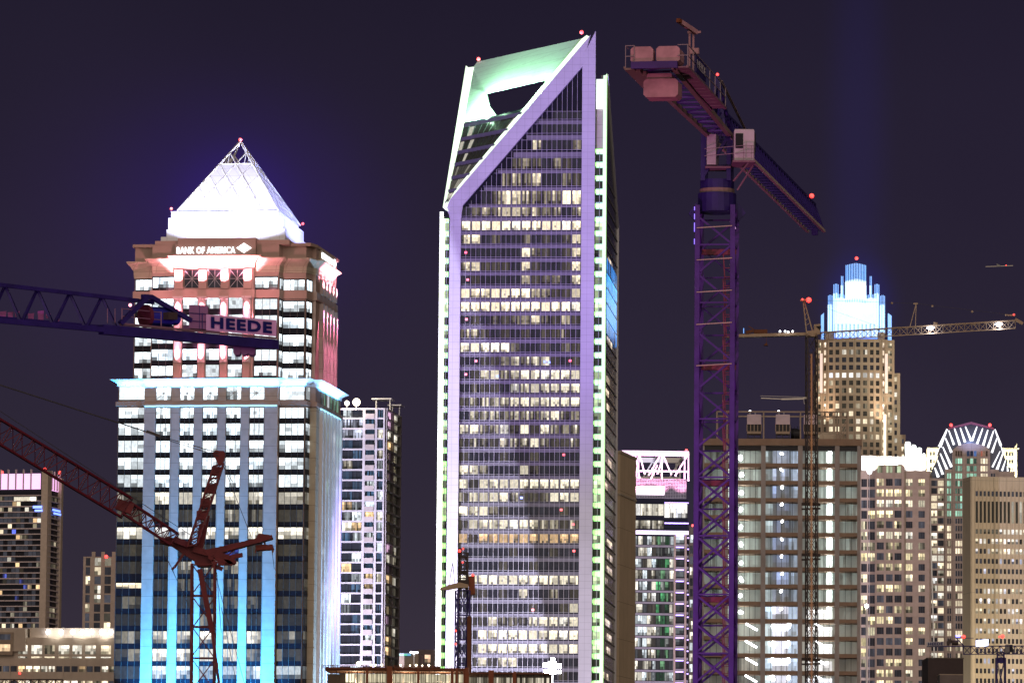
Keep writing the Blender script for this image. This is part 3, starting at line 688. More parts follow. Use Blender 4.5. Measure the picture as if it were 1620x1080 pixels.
# green wash inside the open top
for uu, vv, pw in ((765, 152, 15000), (800, 144, 14000), (838, 134, 11000), (752, 172, 15000)):
    q = onp(uu, vv, 2.6); t_ = onp(uu+8, vv-32, 0); tl('POINT', q, pw, (.5, 1, .62), shadow_soft_size=.4)
# ================================================================== helpers for the plainer towers
def face(Bd, wall, F, s0, s1, zb, zt, cols, rows, lumf, pd=.4, sd=.25, nx=2, ny=2, mull=None, n=.05):
    """piers and spandrels standing proud of the glass plane F, one window per opening"""
    wall.F = F; xs = [s0]+[t for c_ in cols for t in c_]+[s1]
    for i in range(0, len(xs), 2):
        if xs[i+1]-xs[i] > .05: wall.box(xs[i], xs[i+1], -.2, pd, zb, zt)
    rows = sorted(rows); zz = [zb]+[t for r in rows for t in r]+[zt]
    for ci, (a, b) in enumerate(cols):
        for i in range(0, len(zz), 2):
            if zz[i+1]-zz[i] > .05: wall.box(a, b, -.2, sd, zz[i], zz[i+1])
        for ri, (c_, d) in enumerate(rows):
            lum, tint = lumf(len(rows)-1-ri, ci)
            Bd.window(F, a, b, c_, d, lum, tint, nx, ny, n)
            if mull and ri == 0:
                for t in range(1, mull[0]):
                    xx = a+(b-a)*t/mull[0]; mull[1].F = F; mull[1].box(xx-.06, xx+.06, .06, .09, zb, zt)
    wall.F = None
def lots(p_dark=.5, tint=(NEUT, WARM, WARM), lo=.35, hi=1.5):
    def f(r, c):
        if rnd.random() < p_dark: return rnd.choice((.015, .02, .04, .08)), DARK
        return rnd.uniform(lo, hi), rnd.choice(tint)
    return f
def rowwise(p=.5, tint=(NEUT, WARM, WARM), mix=.25, seed=1):
    """whole storeys tend to be lit together"""
    r_ = random.Random(seed); st = {}
    def f(r, c):
        if r not in st: st[r] = (r_.random() < p, r_.uniform(.6, 1.4), r_.choice(tint))
        on, l_, t_ = st[r]
        if rnd.random() < mix: on = not on
        return (l_*rnd.uniform(.6, 1.2), t_) if on else (rnd.choice((.015, .03, .07)), DARK)
    return f
def prow(Bd, u, tops, h, y=0):
    return [(Bd.z(t+h, u, y), Bd.z(t, u, y)) for t in tops]
def rng(a, step, n): return [a+step*i for i in range(n)]
# ================================================================== C: apartment tower right behind the pyramid tower
C = Bld('apartment_tower', 'slim glass apartment tower with thin white floor slabs and two bright lamps on its roof', 'apartment tower', 575, 1480, 8)
cx = lambda u, v=800, y=0: C.x(u, v, y)
x0, x1 = cx(536), cx(606); ztp = C.z(646, 575)
m = MB(); m.box(x0, x1, .6, 27, 0, ztp-.4); C.part(m, 'body', 'dark_glass')
sl = MB(); tops = rng(661, 16.25, 27)
for t in [646]+tops:
    z = C.z(t, 575); sl.box(x0-.1, x1+.2, -.5, .6, z-.35, z+.1); sl.box(x1-.3, x1+.9, .6, 27, z-.35, z+.1)
C.part(sl, 'floor_slabs', mat('slab_grey', (.34, .33, .34), .7))
pr = MB()
for a, b in ((573, 577), (592, 596), (605.5, 608)): pr.box(cx(a), cx(b), -.65, .6, 0, ztp)
C.part(pr, 'pier', 'slab_grey')
ww = MB()
for t, b in zip([646]+tops, tops+[1100]):
    z1, z0 = C.z(t, 575)-.4, C.z(t+15.3, 575)
    hot = (693 < t < 705) or (822 < t < 840)
    for (a, c_, n_) in ((541, 556, 3), (557, 571.5, 3), (578, 591, 3), (597, 605, 2)):
        r_ = rnd.random(); z00 = z0 if n_ != 3 or a != 578 else z0+.3
        if 775 < t < 840: p_on = .6
        else: p_on = .22
        if r_ < p_on: lum, ti = rnd.choice((.25, .6, 1.4)), rnd.choice((COLD, ORNG, NEUT, COLD))
        elif r_ < p_on+.35: lum, ti = rnd.choice((.08, .14, .2)), (.25, .55, 1)
        else: lum, ti = .03, (.4, .6, 1)
        if a < 572 and 650 < t < 690: lum, ti = rnd.choice((.5, .9)), (.75, .8, 1)
        C.window(C.front(.55), cx(a), cx(c_), z00, z1, lum, ti, n_*2, 3, .05, .6)
    lum = rnd.choice((.08, .2, .5, .9)) if rnd.random() < .6 else .03
    C.window(C.right(x1), 3, 12, z0, z1, lum, rnd.choice((NEUT, ORNG, (1, .6, .9))), 3, 2, .05, .5); C.window(C.right(x1), 14, 24, z0, z1, lum*.6, NEUT, 3, 2, .05, .5)
m = MB(C.right(x1)); m.box(.6, 2.2, 0, .8, 0, ztp); m.box(12.4, 13.6, 0, .8, 0, ztp); m.box(25.5, 27, 0, .9, 0, ztp); C.part(m, 'side_wall', 'concrete')
br = MB()
for t in tops[:26]:
    z = C.z(t, 575); br.box(cx(577.5), cx(592), -1.5, -1.38, z+.1, z+1.15); br.box(cx(577.5), cx(592), -1.5, -.4, z-.2, z+.08)
C.part(br, 'balcony_rails', 'concrete'); C.flush(90)
for (ua, ub, v, y) in ((590, 622, 633, 8), (616, 637, 643, 18)):
    m = MB(); z = C.z(v, ua, y); m.box(cx(ua, 640, y), cx(ub, 640, y), y-3, y+3, z, z+.35)
    for q in (cx(ua+5, 640, y), cx(ub-5, 640, y)): m.bar((q, y, ztp-.5), (q, y, z), .3)
    C.part(m, 'roof_canopy', 'aluminium')
for (u, v, r_) in ((564, 636, 1.15), (549, 637.5, .75)):
    x, z = C.at(u, v, 1.5); m = MB(); m.ball((x, 1.5, z), r_, 12); m.build('roof_lamp', led('hot_lamp', (1, .86, .62), 7), C.root); m = MB(); m.bar((x, 1.5, ztp-.5), (x, 1.5, z-r_*.8), .25); C.part(m, 'lamp_post', 'steel')
lamp('POINT', C.world((C.at(558, 640, -2)[0], -3, C.at(558, 630, -2)[1])), 9000, (1, .85, .65), shadow_soft_size=.5)
# ================================================================== D: pink crowned tower, far left
Dd = Bld('apartment_tower', 'far left high rise with a glowing pink crown and many thin balconies', 'apartment tower', 40, 2600, 13)
dx = lambda u, v=850, y=0: Dd.x(u, v, y)
x0, x1 = dx(-40), dx(72); zt_ = Dd.z(749, 40); dd = 22
m = MB(); m.box(x0, x1, .5, dd, 0, zt_-8.3); Dd.part(m, 'body', 'dark_glass')
w = MB(); tops = rng(783, 8.75, 34)
for t in tops:
    z = Dd.z(t, 40); w.box(x0, x1+.2, -1.0, .5, z-.4, z+.15); w.box(x1-.5, x1+1.4, .5, dd, z-.4, z+.15)
Dd.part(w, 'balcony_slabs', 'stone_pink')
m = MB(); m.box(dx(65.5), x1+1.2, -1.4, 5, 0, zt_+1.5); m.F = Dd.right(x1); m.box(dd-3, dd, 0, 2, 0, zt_-1)
Dd.part(m, 'corner_pier', 'granite')
fn = MB()
for u in (2, 14, 26, 38, 50): m = MB(); m.box(dx(u, 750)-.3, dx(u, 750)+.3, -1.2, .2, zt_-8, zt_+2.2); Dd.part(m, 'crown_fin', 'stone_pink')
for k in range(4): m = MB(Dd.right(x1)); m.box(6+k*4.5, 6.5+k*4.5, .4, 1.2, zt_-8, zt_+1.8); Dd.part(m, 'crown_fin', 'stone_pink')
m = MB(Dd.front(0)); m.box(x0, dx(64, 750), -.6, .4, zt_-8, zt_); Dd.part(m, 'lit_crown', led('pink_glow', (1.0, .50, .95), 1.25, True))
m = MB(Dd.right(x1)); m.box(3, dd, -.6, .3, zt_-8, zt_); Dd.part(m, 'lit_crown', led('pink_glow', (1.0, .62, .95), 1.5))
for t in tops[:33]:
    z1, z0 = Dd.z(t, 40)-.5, Dd.z(t+8, 40)
    for k in range(11):
        a = dx(-8+k*6.6); b = dx(-8+k*6.6+6)
        if rnd.random() < .17: Dd.window(Dd.front(.5), a, b, z0, z1, rnd.choice((.2, .5, 1.3)), rnd.choice((WARM, ORNG, NEUT, WARM, ORNG, WARM, NEUT, (.15, .2, .9))), 2, 1, .1)
        elif rnd.random() < .5: Dd.window(Dd.front(.5), a, b, z0, z1, .04, DARK, 1, 1, .1)
    if rnd.random() < .35: Dd.window(Dd.right(x1), 7, 17, z0, z1, rnd.choice((.1, .3)), WARM, 3, 1, .1)
zz = [Dd.z(786, 30), Dd.z(792.5, 30)]
Dd.window(Dd.front(-.9), dx(22), dx(57), zz[1], zz[0], 1.9, (1, .9, .7), 7, 1, .1); Dd.flush()
m = MB(Dd.front(0)); m.box(dx(53), dx(67), 1.5, 1.9, Dd.z(804, 60), Dd.z(800, 60)); m.box(dx(56), dx(68), 1.5, 1.9, Dd.z(809, 60), Dd.z(806, 60)); Dd.part(m, 'blue_light_strip', led('blue_led', (.12, .22, 1), 3))
m = MB(Dd.right(x1)); m.box(6, 18, 1.5, 1.9, Dd.z(806, 80), Dd.z(803, 80)); m.box(8, 20, 1.5, 1.9, Dd.z(811, 80), Dd.z(808, 80)); Dd.part(m, 'blue_light_strip', led('blue_led', (.12, .22, 1), 3))
for u, v in ((3, 747), (71, 742)): x, z = Dd.at(u, v, 0); Dd.red(x, 0, z, 1.0)
yq = dd-4; Dd.red(x1+1, yq, zt_+2, 1.0)
# ================================================================== E: small far tower
E_ = Bld('office_tower', 'small distant pale tower with three dark window columns, beside the pyramid tower', 'office tower', 155, 2300, 6)
ex = lambda u: E_.x(u, 950)
x0, x1 = ex(131), ex(182); zt_ = E_.z(880, 155)
m = MB(); m.box(x0, x1, 0, 25, 0, zt_-.5); E_.part(m, 'body', 'dark_glass')
w = MB(); face(E_, w, E_.front(0), x0, x1, 0, zt_, [(ex(135), ex(142)), (ex(149), ex(159)), (ex(165), ex(175))], prow(E_, 155, rng(882, 14.6, 12), 12.3), lots(.68, (WARM, NEUT)), mull=(2, MB()))
for u in (147, 162, 179): w.box(ex(u)-.8, ex(u)+.8, -.5, .3, zt_, zt_+2.2)
E_.part(w, 'wall', 'stone_warm'); m = MB(E_.right(x1)); m.box(0, 25, 0, .2, 0, zt_); E_.part(m, 'side_wall', 'stone_warm'); E_.flush(); x, z = E_.at(168, 880, -1); E_.red(x, -1, z, .9)
# ================================================================== F: low block at lower left
Fb = Bld('office_block', 'low wide office block with seven bright lamps standing along its roof', 'office block', 90, 1260, 6)
fx = lambda u, v=1020: Fb.x(u, v)
x0, x1 = fx(-60), fx(181); z_ = lambda v: Fb.z(v, 90)
m = MB(); m.box(x0, x1, 0, 30, 0, z_(1008)); m.box(fx(44), fx(178), 2, 24, z_(1008), z_(992)); m.box(x0, fx(41), -1, 24, z_(1030), z_(994)); Fb.part(m, 'body', mat('stone_cream', (.5, .42, .34), .85, noise=.12, scale=.3))
w = MB()
cols = [(fx(a), fx(b)) for a, b in ((29, 44), (50, 67), (71, 87), (93, 110), (115, 130), (135, 152), (160, 176))]
face(Fb, w, Fb.front(0), fx(22), x1, z_(1041), z_(1008), cols, [(z_(1034), z_(1020)), (z_(1040.5), z_(1038))], lots(.15, (WARM, NEUT), .5, 1.3), nx=4, ny=3, pd=.3)
cols = [(fx(a), fx(a+10)) for a in range(-6, 176, 12)]
face(Fb, w, Fb.front(0), x0, x1, z_(1064), z_(1041), cols, [(z_(1062), z_(1053))], lots(.3, (WARM, ORNG, NEUT), .6, 1.5), nx=3, ny=2, pd=.5, sd=.4)
face(Fb, w, Fb.front(0), x0, x1, 0, z_(1064), cols, [(z_(1086), z_(1076)), (z_(1110), z_(1100))], lots(.3), nx=3, ny=2, pd=.5, sd=.4)
Fb.part(w, 'wall', 'stone_cream')
w = MB(); face(Fb, w, Fb.front(-1), x0, fx(22), z_(1036), z_(1000), [(fx(-10), fx(18))], [(z_(1012), z_(1003)), (z_(1030), z_(1019))], lambda r, c: (.05, DARK) if r == 0 else (1.0, ORNG), nx=6, ny=2); Fb.part(w, 'wing_wall', 'stone_warm'); Fb.flush()
for u in (76, 97, 115, 130, 145, 160.5, 175.5):
    x, z = Fb.at(u, 999, 1); m = MB(); m.bar((x, 1, z_(1009)), (x, 1, z-.2), .14); o = Fb.part(m, 'lamp_post', 'steel'); m = MB(); m.ball((x, 1, z), .52, 8, 1.3); m.build('lamp_head', 'white_lamp', o)
for u in (90, 130, 165): lamp('POINT', Fb.world((fx(u), -.8, z_(1001))), 450, (1, .95, .85), shadow_soft_size=.3)
x, z = Fb.at(31, 1064, -2.5); Fb.red(x, -2.5, z, .35)
# ================================================================== G: blank concrete slab block beside the tall tower
G = Bld('concrete_block', 'plain windowless tan concrete block tight against the right of the tall glass tower', 'building', 985, 1500, 12)
x1 = G.x(981, 800); z1 = G.z(714, 981); L_ = G.side(1006, 800, x1)[0]
m = MB(); m.box(x1-14, x1, 0, L_, 0, z1); G.part(m, 'wall', mat('tan_concrete', (.52, .41, .27), .9, noise=.08, scale=.15, bands=(6, 11, .08)))
m = MB(); band(m, [(x1-14, 0), (x1, 0), (x1, L_), (x1-14, L_)], z1-13, z1-12.4, .25); band(m, [(x1-14, 0), (x1, 0), (x1, L_), (x1-14, L_)], z1-.4, z1+.3, .2); G.part(m, 'coping', 'stone_tan')
# ================================================================== H: truss topped tower
H = Bld('office_tower', 'office tower topped by a pink lit roof truss, with violet light bars down its corner', 'office tower', 1045, 1620, -4)
hx = lambda u, v=850: H.x(u, v); hz = lambda v: H.z(v, 1045)
x0, x1 = hx(983), hx(1088)
m = MB(); m.box(x0, x1, .3, 30, 0, hz(790)); m.box(x0, hx(1050), .3, 28, hz(790), hz(787)); H.part(m, 'body', 'dark_glass')
tr = MB(); zt_, zb_ = hz(715), hz(757)
for y in (0, 26):
    tr.bar((x0, y, zt_-.4), (hx(1090, 730), y, zt_-.4), 1.0, 1.6); tr.bar((x0, y, hz(745)), (hx(1090, 745), y, hz(745)), .5)
    for ua, va, ub, vb in ((1005, 719, 1012, 757), (1005, 757, 1012, 719), (1012, 719, 1020, 750), (1047, 719, 1047, 757), (1026, 752, 1045, 719), (1049, 719, 1062, 750), (1089, 719, 1089, 760), (1068, 752, 1088, 719), (1083, 719, 1083, 757), (1010, 719, 1010, 757), (1050, 719, 1040, 750), (1030, 757, 1040, 735)):
        tr.bar((hx(ua, va), y, hz(va)), (hx(ub, vb), y, hz(vb)), .45)
for u in (1005, 1047, 1089): tr.bar((hx(u, 715), 0, zt_-.5), (hx(u, 715), 26, zt_-.5), .8)
H.part(tr, 'roof_truss', 'white_paint')
lv = MB(); 
for k in range(14): z = hz(788-k*2.3); lv.box(hx(1003), hx(1085), -.2, .1, z, z+.22)
for k in range(21): x = hx(1003)+(hx(1085)-hx(1003))*k/20; lv.box(x-.07, x+.07, -.1, .25, hz(788), hz(757))
hb = MB(); hb.box(hx(1003), hx(1085), 1, 1.2, hz(788), hz(760)); H.part(hb, 'plant_wall', 'black_steel'); H.part(lv, 'louvre_screen', 'grey_metal')
m = MB(H.front(-.4)); m.box(hx(1003), hx(1051, 775), 0, .2, hz(783), hz(769)); H.part(m, 'lit_panel', led('pinkwhite', (1, .86, .93), 1.1))
fl = [(794, 801, 1.6, 0), (806, 816, 1.2, 1), (824, 835, .6, 0)]
for t, b, l_, _ in ((797, 815, 1.3, 0), (823, 836, .7, 0)):
    for k in range(5): H.window(H.front(.3), hx(1004+k*9.3), hx(1012.5+k*9.3), hz(b), hz(t), l_*rnd.uniform(.5, 1.1), NEUT, 3, 3, .1)
for k in range(4): H.window(H.front(.3), hx(1051+k*9.2), hx(1059.5+k*9.2), hz(818), hz(796), 1.8, (1, .95, .9), 3, 3, .1)
vl = led('violet_led', (.42, .25, 1.0), 2.6); 
m = MB(H.front(0)); m.box(x0, hx(1089, 842), .1, .6, hz(845), hz(839)); H.part(m, 'light_strip', led('violet_band', (.8, .62, 1.0), 1.6))
m = MB(H.front(0)); m.box(hx(1051), hx(1089), .1, .5, hz(795.5), hz(794)); m.box(hx(1051), hx(1089), .1, .5, hz(828), hz(826)); H.part(m, 'light_strip', vl)
tops = rng(846, 17.9, 15); sl = MB()
for i, t in enumerate(tops):
    z = hz(t+16.5); sl.box(x0, hx(1067), -.35, .3, z-.55, z+.1); sl.box(hx(1067), x1+.2, -.6, .3, z-.3, z+.5)
    for k in range(9):
        u = 1003+k*7.1; green = 5 <= k <= 7  # green panes: tree-like reflections painted as window glow
        if k < 9: H.window(H.front(.3), hx(u), hx(u+6.7), hz(t+15), hz(t+2), rnd.choice((.05, .4, .9, 1.3)) if not green else rnd.choice((.04, .1, .25, .4)), rnd.choice((NEUT, COLD)) if not green else rnd.choice(((.2, .9, .35), (.35, .8, .4), (.6, .65, .6))), 3, 3, .1, .5)
    m = MB(H.front(.3)); m.box(hx(1069), hx(1082), .1, .6, hz(t+1.8), hz(t-1.2)); H.part(m, 'light_bar', vl)
    H.window(H.front(.3), hx(1069), hx(1082), hz(t+12), hz(t+2), rnd.choice((.03, .1, .6)), COLD, 2, 2, .08)
    m = MB(H.front(.3)); m.box(hx(1088)-.2, hx(1089)+.1, .9, 1.3, hz(t+5), hz(t+3)); H.part(m, 'light_dot', vl)
H.part(sl, 'floor_slabs', 'grey_metal'); m = MB()
for u in (1066, 1083): m.box(hx(u), hx(u+3), -.8, .3, 0, hz(846))
H.part(m, 'pier', 'stone_warm'); H.flush(90)
lamp('SPOT', H.world((hx(1045), -60, 4)), 2.6e5, (.8, .45, 1), H.world((hx(1045), 0, hz(900))), spot_size=math.radians(90), spot_blend=.8, shadow_soft_size=.5)  # unseen violet lamp added in front to tint the floor slabs lilac
x, z = H.at(1086, 712, 0); H.red(x, 0, z, .5)
for u in (1012, 1045, 1078): lamp('SPOT', H.world((hx(u), -5, hz(790))), 30000, (1, .40, .72), H.world((hx(u), 2, hz(725))), spot_size=math.radians(80), spot_blend=.8, shadow_soft_size=.3)
# ================================================================== I: sliver of a dark block behind the large crane
I_ = Bld('office_block', 'narrow dark block with sparse lit windows seen behind the large crane mast', 'office block', 1100, 1750, 0)
ix = lambda u: I_.x(u, 900); m = MB(); m.box(ix(1090), ix(1135), .3, 30, 0, I_.z(834, 1100)); I_.part(m, 'body', 'dark_glass')
w = MB(); face(I_, w, I_.front(0), ix(1090), ix(1118), 0, I_.z(832, 1100), [(ix(1091.5), ix(1096)), (ix(1098), ix(1104)), (ix(1106), ix(1112))], prow(I_, 1100, rng(846, 17, 15), 12), lots(.4, (NEUT, COLD))); I_.part(w, 'wall', 'dark_stone'); I_.flush()
x, z = I_.at(1096, 831, 0); I_.red(x, 0, z, .55)
ROOMW = WIN.copy(); ROOMW.name = 'room_wall_glow'; ROOMW.node_tree.nodes['Principled BSDF'].inputs['Base Color'].default_value = (.4, .42, .4, 1); ROOMW.node_tree.nodes['Principled BSDF'].inputs['Roughness'].default_value = .9; ROOMW.cycles.emission_sampling = 'NONE'  # walls emit: the interior work light is put into their colour
# ================================================================== J: tower under construction
J = Bld('unfinished_tower', 'unfinished concrete frame tower lit inside by bright white work lamps, machines on its flat roof', 'unfinished tower', 1236, 1200, 3)
jx = lambda u, v=850, y=0: J.x(u, v, y); jz = lambda v, y=0: J.z(v, 1236, y)
x0, x1 = jx(1112), jx(1360)
bays = [(1114, 1144), (1152, 1203.5), (1211, 1262), (1269.5, 1320.5), (1328, 1356)]
jr = [(713, 732)]+[(740.5+27.3*k, 759.5+27.3*k) for k in range(15)]
m = MB(); m.box(x0+1, x1-1, 9, 26, 0, jz(706)); J.part(m, 'core_wall', 'concrete')
fr = MB()
for a, b in ((1108, 1114), (1144, 1152), (1203.5, 1211), (1262, 1269.5), (1320.5, 1328), (1356, 1361.5)): fr.box(jx(a), jx(b), -.35, .9, 0, jz(696))
J.part(fr, 'columns', 'concrete')
sl = MB(); sl.box(x0-.3, x1+.5, -.5, 27, jz(704.5), jz(694)); 
zs = [jz(704)]
for t, b in jr: sl.box(x0+.1, x1-.1, -.1, 9, jz(b+6.6), jz(b+.6))
J.part(sl, 'floor_slabs', mat('slab_brown', (.25, .17, .12), .9))
hd = MB(); hd.box(x0+.3, x1-.3, .1, .4, jz(712), jz(705)); J.part(hd, 'header_panel', 'black_steel')
ml = MB(); blue_ = MB()
for bi, (a, b) in enumerate(bays):
    xa, xb = jx(a), jx(b)
    for ri, (t, bb) in enumerate(jr):
        z0, z1 = jz(bb+.3), jz(t-.3); up_ = ri < 9
        if bi == 2:
            w1 = xa+(xb-xa)*.22; w2 = xa+(xb-xa)*.72
            lum = .28 if up_ else 1.0; tint = (.45, .58, 1.0) if (2 <= ri < 8) else ((.62, .72, 1) if up_ else (.86, .86, 1.05))
            J.window(J.front(5), w1, w2, z0-.5, z1+.4, lum, tint, 4, 2, 0, .15); J.window(J.front(6), xa-.5, w1, z0-.5, z1+.4, .3 if up_ else .8, (.7, .85, .9), 2, 3, 0); J.window(J.front(6), w2, xb+.5, z0-.5, z1+.4, .35 if up_ else .9, (.6, .75, 1), 4, 4, 0, .5)
        else:
            lum = (.12, .18, 0, .18, .12)[bi] if up_ else (.06, .16, 0, .22, .05)[bi]; tint = (.74, .9, .82) if up_ else (.9, .88, .85)
            J.window(J.front(7), xa-.6, xb+.6, z0-.7, z1+.5, lum, tint, 7, 5, 0, .2)
            if not up_ and bi == 3: J.window(J.front(6), xa+1, xb-.5, z0-.5, z1-.4, .9, (1, .97, .97), 8, 4, 0, .5)
    if bi in (1, 3):
        for ri, (t, bb) in enumerate(jr[:10]):
            a_, b_ = (xa-.4, xa+1.9) if bi == 1 else (xb-1.9, xb-.5)
            m = MB(J.front(4.5)); room(m, a_, b_, jz(bb+.3)-.4, jz(t-.3)+.2, 0, rnd.uniform(.7, 1.1), (.8, 1, .93), 4, 5, .2); m.build('lamp_glow_patch', ROOMW, J.root)  # emissive patch standing for the glow around a work lamp
    for k in range(1, 6 if bi in (1, 2, 3) else 3):
        xx = xa+(xb-xa)*k/(6 if bi in (1, 2, 3) else 3); ml.box(xx-.05, xx+.05, .3, .4, 0, jz(705))
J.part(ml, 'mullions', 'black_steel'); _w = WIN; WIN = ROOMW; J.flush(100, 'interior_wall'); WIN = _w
wl = led('work_lamp', (.93, .97, 1), 8)
for ri, (t, bb) in enumerate(jr):
    spots = [(1172, (t+bb)/2+1, .7), (1236.5, t+2, .5), (1312.5, t+4, .6)] if ri < 10 else [(1189-(ri % 2), t+5, .5), (1222, t+1, .7), (1247, t+1, .7), (1298, t+5, .5)]
    for u, v, r_ in spots:
        x, z = J.at(u, v, 2.2); z = min(z, jz(t)-r_*.4); m = MB()
        if ri >= 10 and abs(u-1190) < 5 or u == 1298: m.bar((x-1.3, 2.2, z+.8), (x+1.3, 4.2, z-.6), .38)
        else:
            for q_ in range(3): m.ball((x+rnd.uniform(-.4, .4)*r_, 2.2, z+rnd.uniform(-.7, .5)*r_), r_*rnd.uniform(.45, .75), 8)
        m.build('work_lamp', wl, J.root)
    if ri < 12:
        lamp('POINT', J.world((jx(1174), 3.5, jz((t+bb)/2))), 330, (.9, 1, .95), shadow_soft_size=.3)
        lamp('POINT', J.world((jx(1310), 3.5, jz((t+bb)/2))), 330, (.9, 1, .95), shadow_soft_size=.3)
# rooftop: pipe frame, cooling units
pf = MB(); zr = jz(694); zf_ = jz(650)
for u in (1134, 1150, 1208, 1266.5, 1325, 1341): pf.bar((jx(u, 670), 2, zr), (jx(u, 670), 2, zf_), .32); pf.bar((jx(u, 670), 14, zr), (jx(u, 670), 14, zf_), .32); pf.bar((jx(u, 670), 2, zf_), (jx(u, 670), 14, zf_), .25)
for y in (2, 14): pf.bar((jx(1134, 650), y, zf_), (jx(1341, 650), y, zf_), .32)
pf.bar((jx(1326, 690), 2, zr), (jx(1340, 665), 2, jz(660)), .25); pf.bar((jx(1330, 690), 2, zr), (jx(1341, 672), 2, jz(668)), .25); J.part(pf, 'roof_frame', 'stone_warm')
for u in (1193, 1238.5, 1283):
    w_ = 11.3; xa, xb = jx(u-w_, 670), jx(u+w_, 670); xm = (xa+xb)/2
    t = root('cooling_unit', {1193: 'pink lit cooling unit on the roof of the unfinished tower, nearest the large crane mast', 1238.5: 'pink lit cooling unit on the unfinished tower roof, in the middle of three', 1283: 'cooling unit on the unfinished tower roof, half hidden behind the brown crane mast'}[u], 'cooling unit', J.world((xm, 6, zr)), -J.th, 'cooling units on the flat roof')
    c_ = (xm, 6, zr); hw = (xb-xa)/2; zz = lambda v: jz(v, 4)-zr
    m = MB(); m.box(-hw, hw, -2, 2, zz(671), zz(657)); m.rings([([(-hw, -2), (hw, -2), (hw, 2), (-hw, 2)], zz(657)), ([(-hw*.93, -1.8), (hw*.93, -1.8), (hw*.93, 1.8), (-hw*.93, 1.8)], zz(655.3))]); m.build('casing', 'unit_white' if 'unit_white' in MATS else mat('unit_white', (.62, .5, .55), .6), t)
    m = MB(); m.box(-hw, hw, -2, 2, zz(686), zz(682))
    for k in range(5): xx = -hw+2*hw*k/4; m.box(xx-.1, xx+.1, -2, -1.8, zz(682), zz(671))
    m.box(-hw, hw, -1.6, 1.9, zz(682), zz(671)) if False else None
    m.build('louvre_frame', 'stone_warm', t); m = MB(); m.box(-hw+.1, hw-.1, -1.7, 1.9, zz(682), zz(671)); m.build('louvre', 'black_steel', t)
    m = MB()
    for sx in (-hw+.2, 0, hw-.2):
        for sy in (-1.8, 1.8): m.bar((sx, sy, 0), (sx, sy, zz(686)), .2)
    m.bar((-hw, -1.8, .6), (hw, -1.8, .6), .15); m.bar((-hw, 1.8, .6), (hw, 1.8, .6), .15); m.bar((0, -1.8, .6), (0, 1.8, .6), .15); m.build('stand', 'black_steel', t)
    m = MB(); m.bar((hw*.15, 0, zz(655)), (hw*.15, 0, zz(650)), .35, n=8); m.bar((-hw*.6, 0, zz(655)), (-hw*.6, 0, zz(651)), .5, n=8); m.build('flue', 'steel', t)
    if u != 1283: m = MB(); m.ball((-hw*.6, 0, zz(649.5)), .3); m.build('lamp', 'white_lamp', t)
for u, y, r_ in ((1262, 6, 1.7), (1257, 10, 2.0)):
    t = root('cable_drum', 'dark cable drum standing on the unfinished tower roof ' + ('beside the middle cooling unit' if u == 1262 else 'behind the other drum'), 'drum', J.world((jx(u, 680), y, zr)), -J.th, 'drums on the flat roof')
    m = MB(); m.bar((-.7, 0, r_), (.7, 0, r_), r_*1.4, n=16); m.build('winding', 'black_steel', t); m = MB(); m.bar((-.85, 0, r_), (-.7, 0, r_), r_*2, n=18); m.bar((.7, 0, r_), (.85, 0, r_), r_*2, n=18); m.build('flanges', 'black_steel', t)
t = root('tarpaulin_stack', 'pale covered stack of material on the right of the unfinished tower roof', 'stack', J.world((jx(1316, 685), 5, zr)), -J.th)
m = MB(); m.rings([([(-3, -2), (3.4, -2), (3.4, 2), (-3, 2)], 0), ([(-2.9, -1.9), (3.2, -1.9), (3.2, 1.9), (-2.9, 1.9)], 1.3), ([(-2.2, -1.2), (2.4, -1), (2, 1), (-2, 1)], 1.9)]); m.build('cover', 'stone_tan', t)
# ================================================================== K: tall tower with the blue white crown
K = Bld('crown_tower', 'tall stone tower with a stepped crown of glowing blue white rods', 'skyscraper', 1352, 2200, 2, vref=600)
kx = lambda u, v=600, y=0: K.x(u, v, y); kz = lambda v: K.z(v, 1352)
plan = [(kx(1292.5), 40), (kx(1292.5), 5), (kx(1302), 3.5), (kx(1310), 1.2), (kx(1330), 0), (kx(1352), -.6), (kx(1374), 0), (kx(1393), 1.2), (kx(1401), 3.5), (kx(1415), 5), (kx(1415), 40)]
m = MB(); m.prism(plan, 0, kz(536)); K.part(m, 'body', 'dark_glass')
wl = MB(); wl.prism([(kx(1290), 42), (kx(1290), 8), (kx(1302, 600, 8), 8), (kx(1302, 600, 8), 42)], 0, kz(587)); wl.prism([(kx(1404), 42), (kx(1404), 8), (kx(1424, 600, 8), 8), (kx(1424, 600, 8), 42)], 0, kz(587)); wl.prism([(kx(1410), 44), (kx(1410), 12), (kx(1432.5, 600, 12), 12), (kx(1432.5, 600, 12), 44)], 0, kz(683)); K.part(wl, 'wing', 'granite')
wall = MB(); rws = prow(K, 1352, rng(541, 12.15, 26), 7.6)
wk = rowwise(.5, (NEUT, WARM, WARM), .3, 5)
def kl(r, c):
    if r in (0, 2): return .02, DARK
    if r == 1: return (.5 if 1 < c < 6 else .02), NEUT
    if r == 3: return .02, DARK
    if r == 4: return 1.1, (1, .96, .9)
    if r < 8: return (rnd.choice((.02, .02, .1, .7)), WARM)
    return rnd.choice((.02, .05, .4, 1.0, 1.5)), WARM
for i in range(3, 7):
    p, q = plan[i], plan[i+1]; F = K.edge(p, q); Ln = (Vector(q)-Vector(p)).length
    cols = [(Ln*(k+.2)/2, Ln*(k+.8)/2) for k in range(2)]
    face(K, wall, F, 0, Ln, 0, kz(536), cols, rws, lambda r, c, i=i: kl(r, (i-3)*2+c), .5, .25, 2, 1)
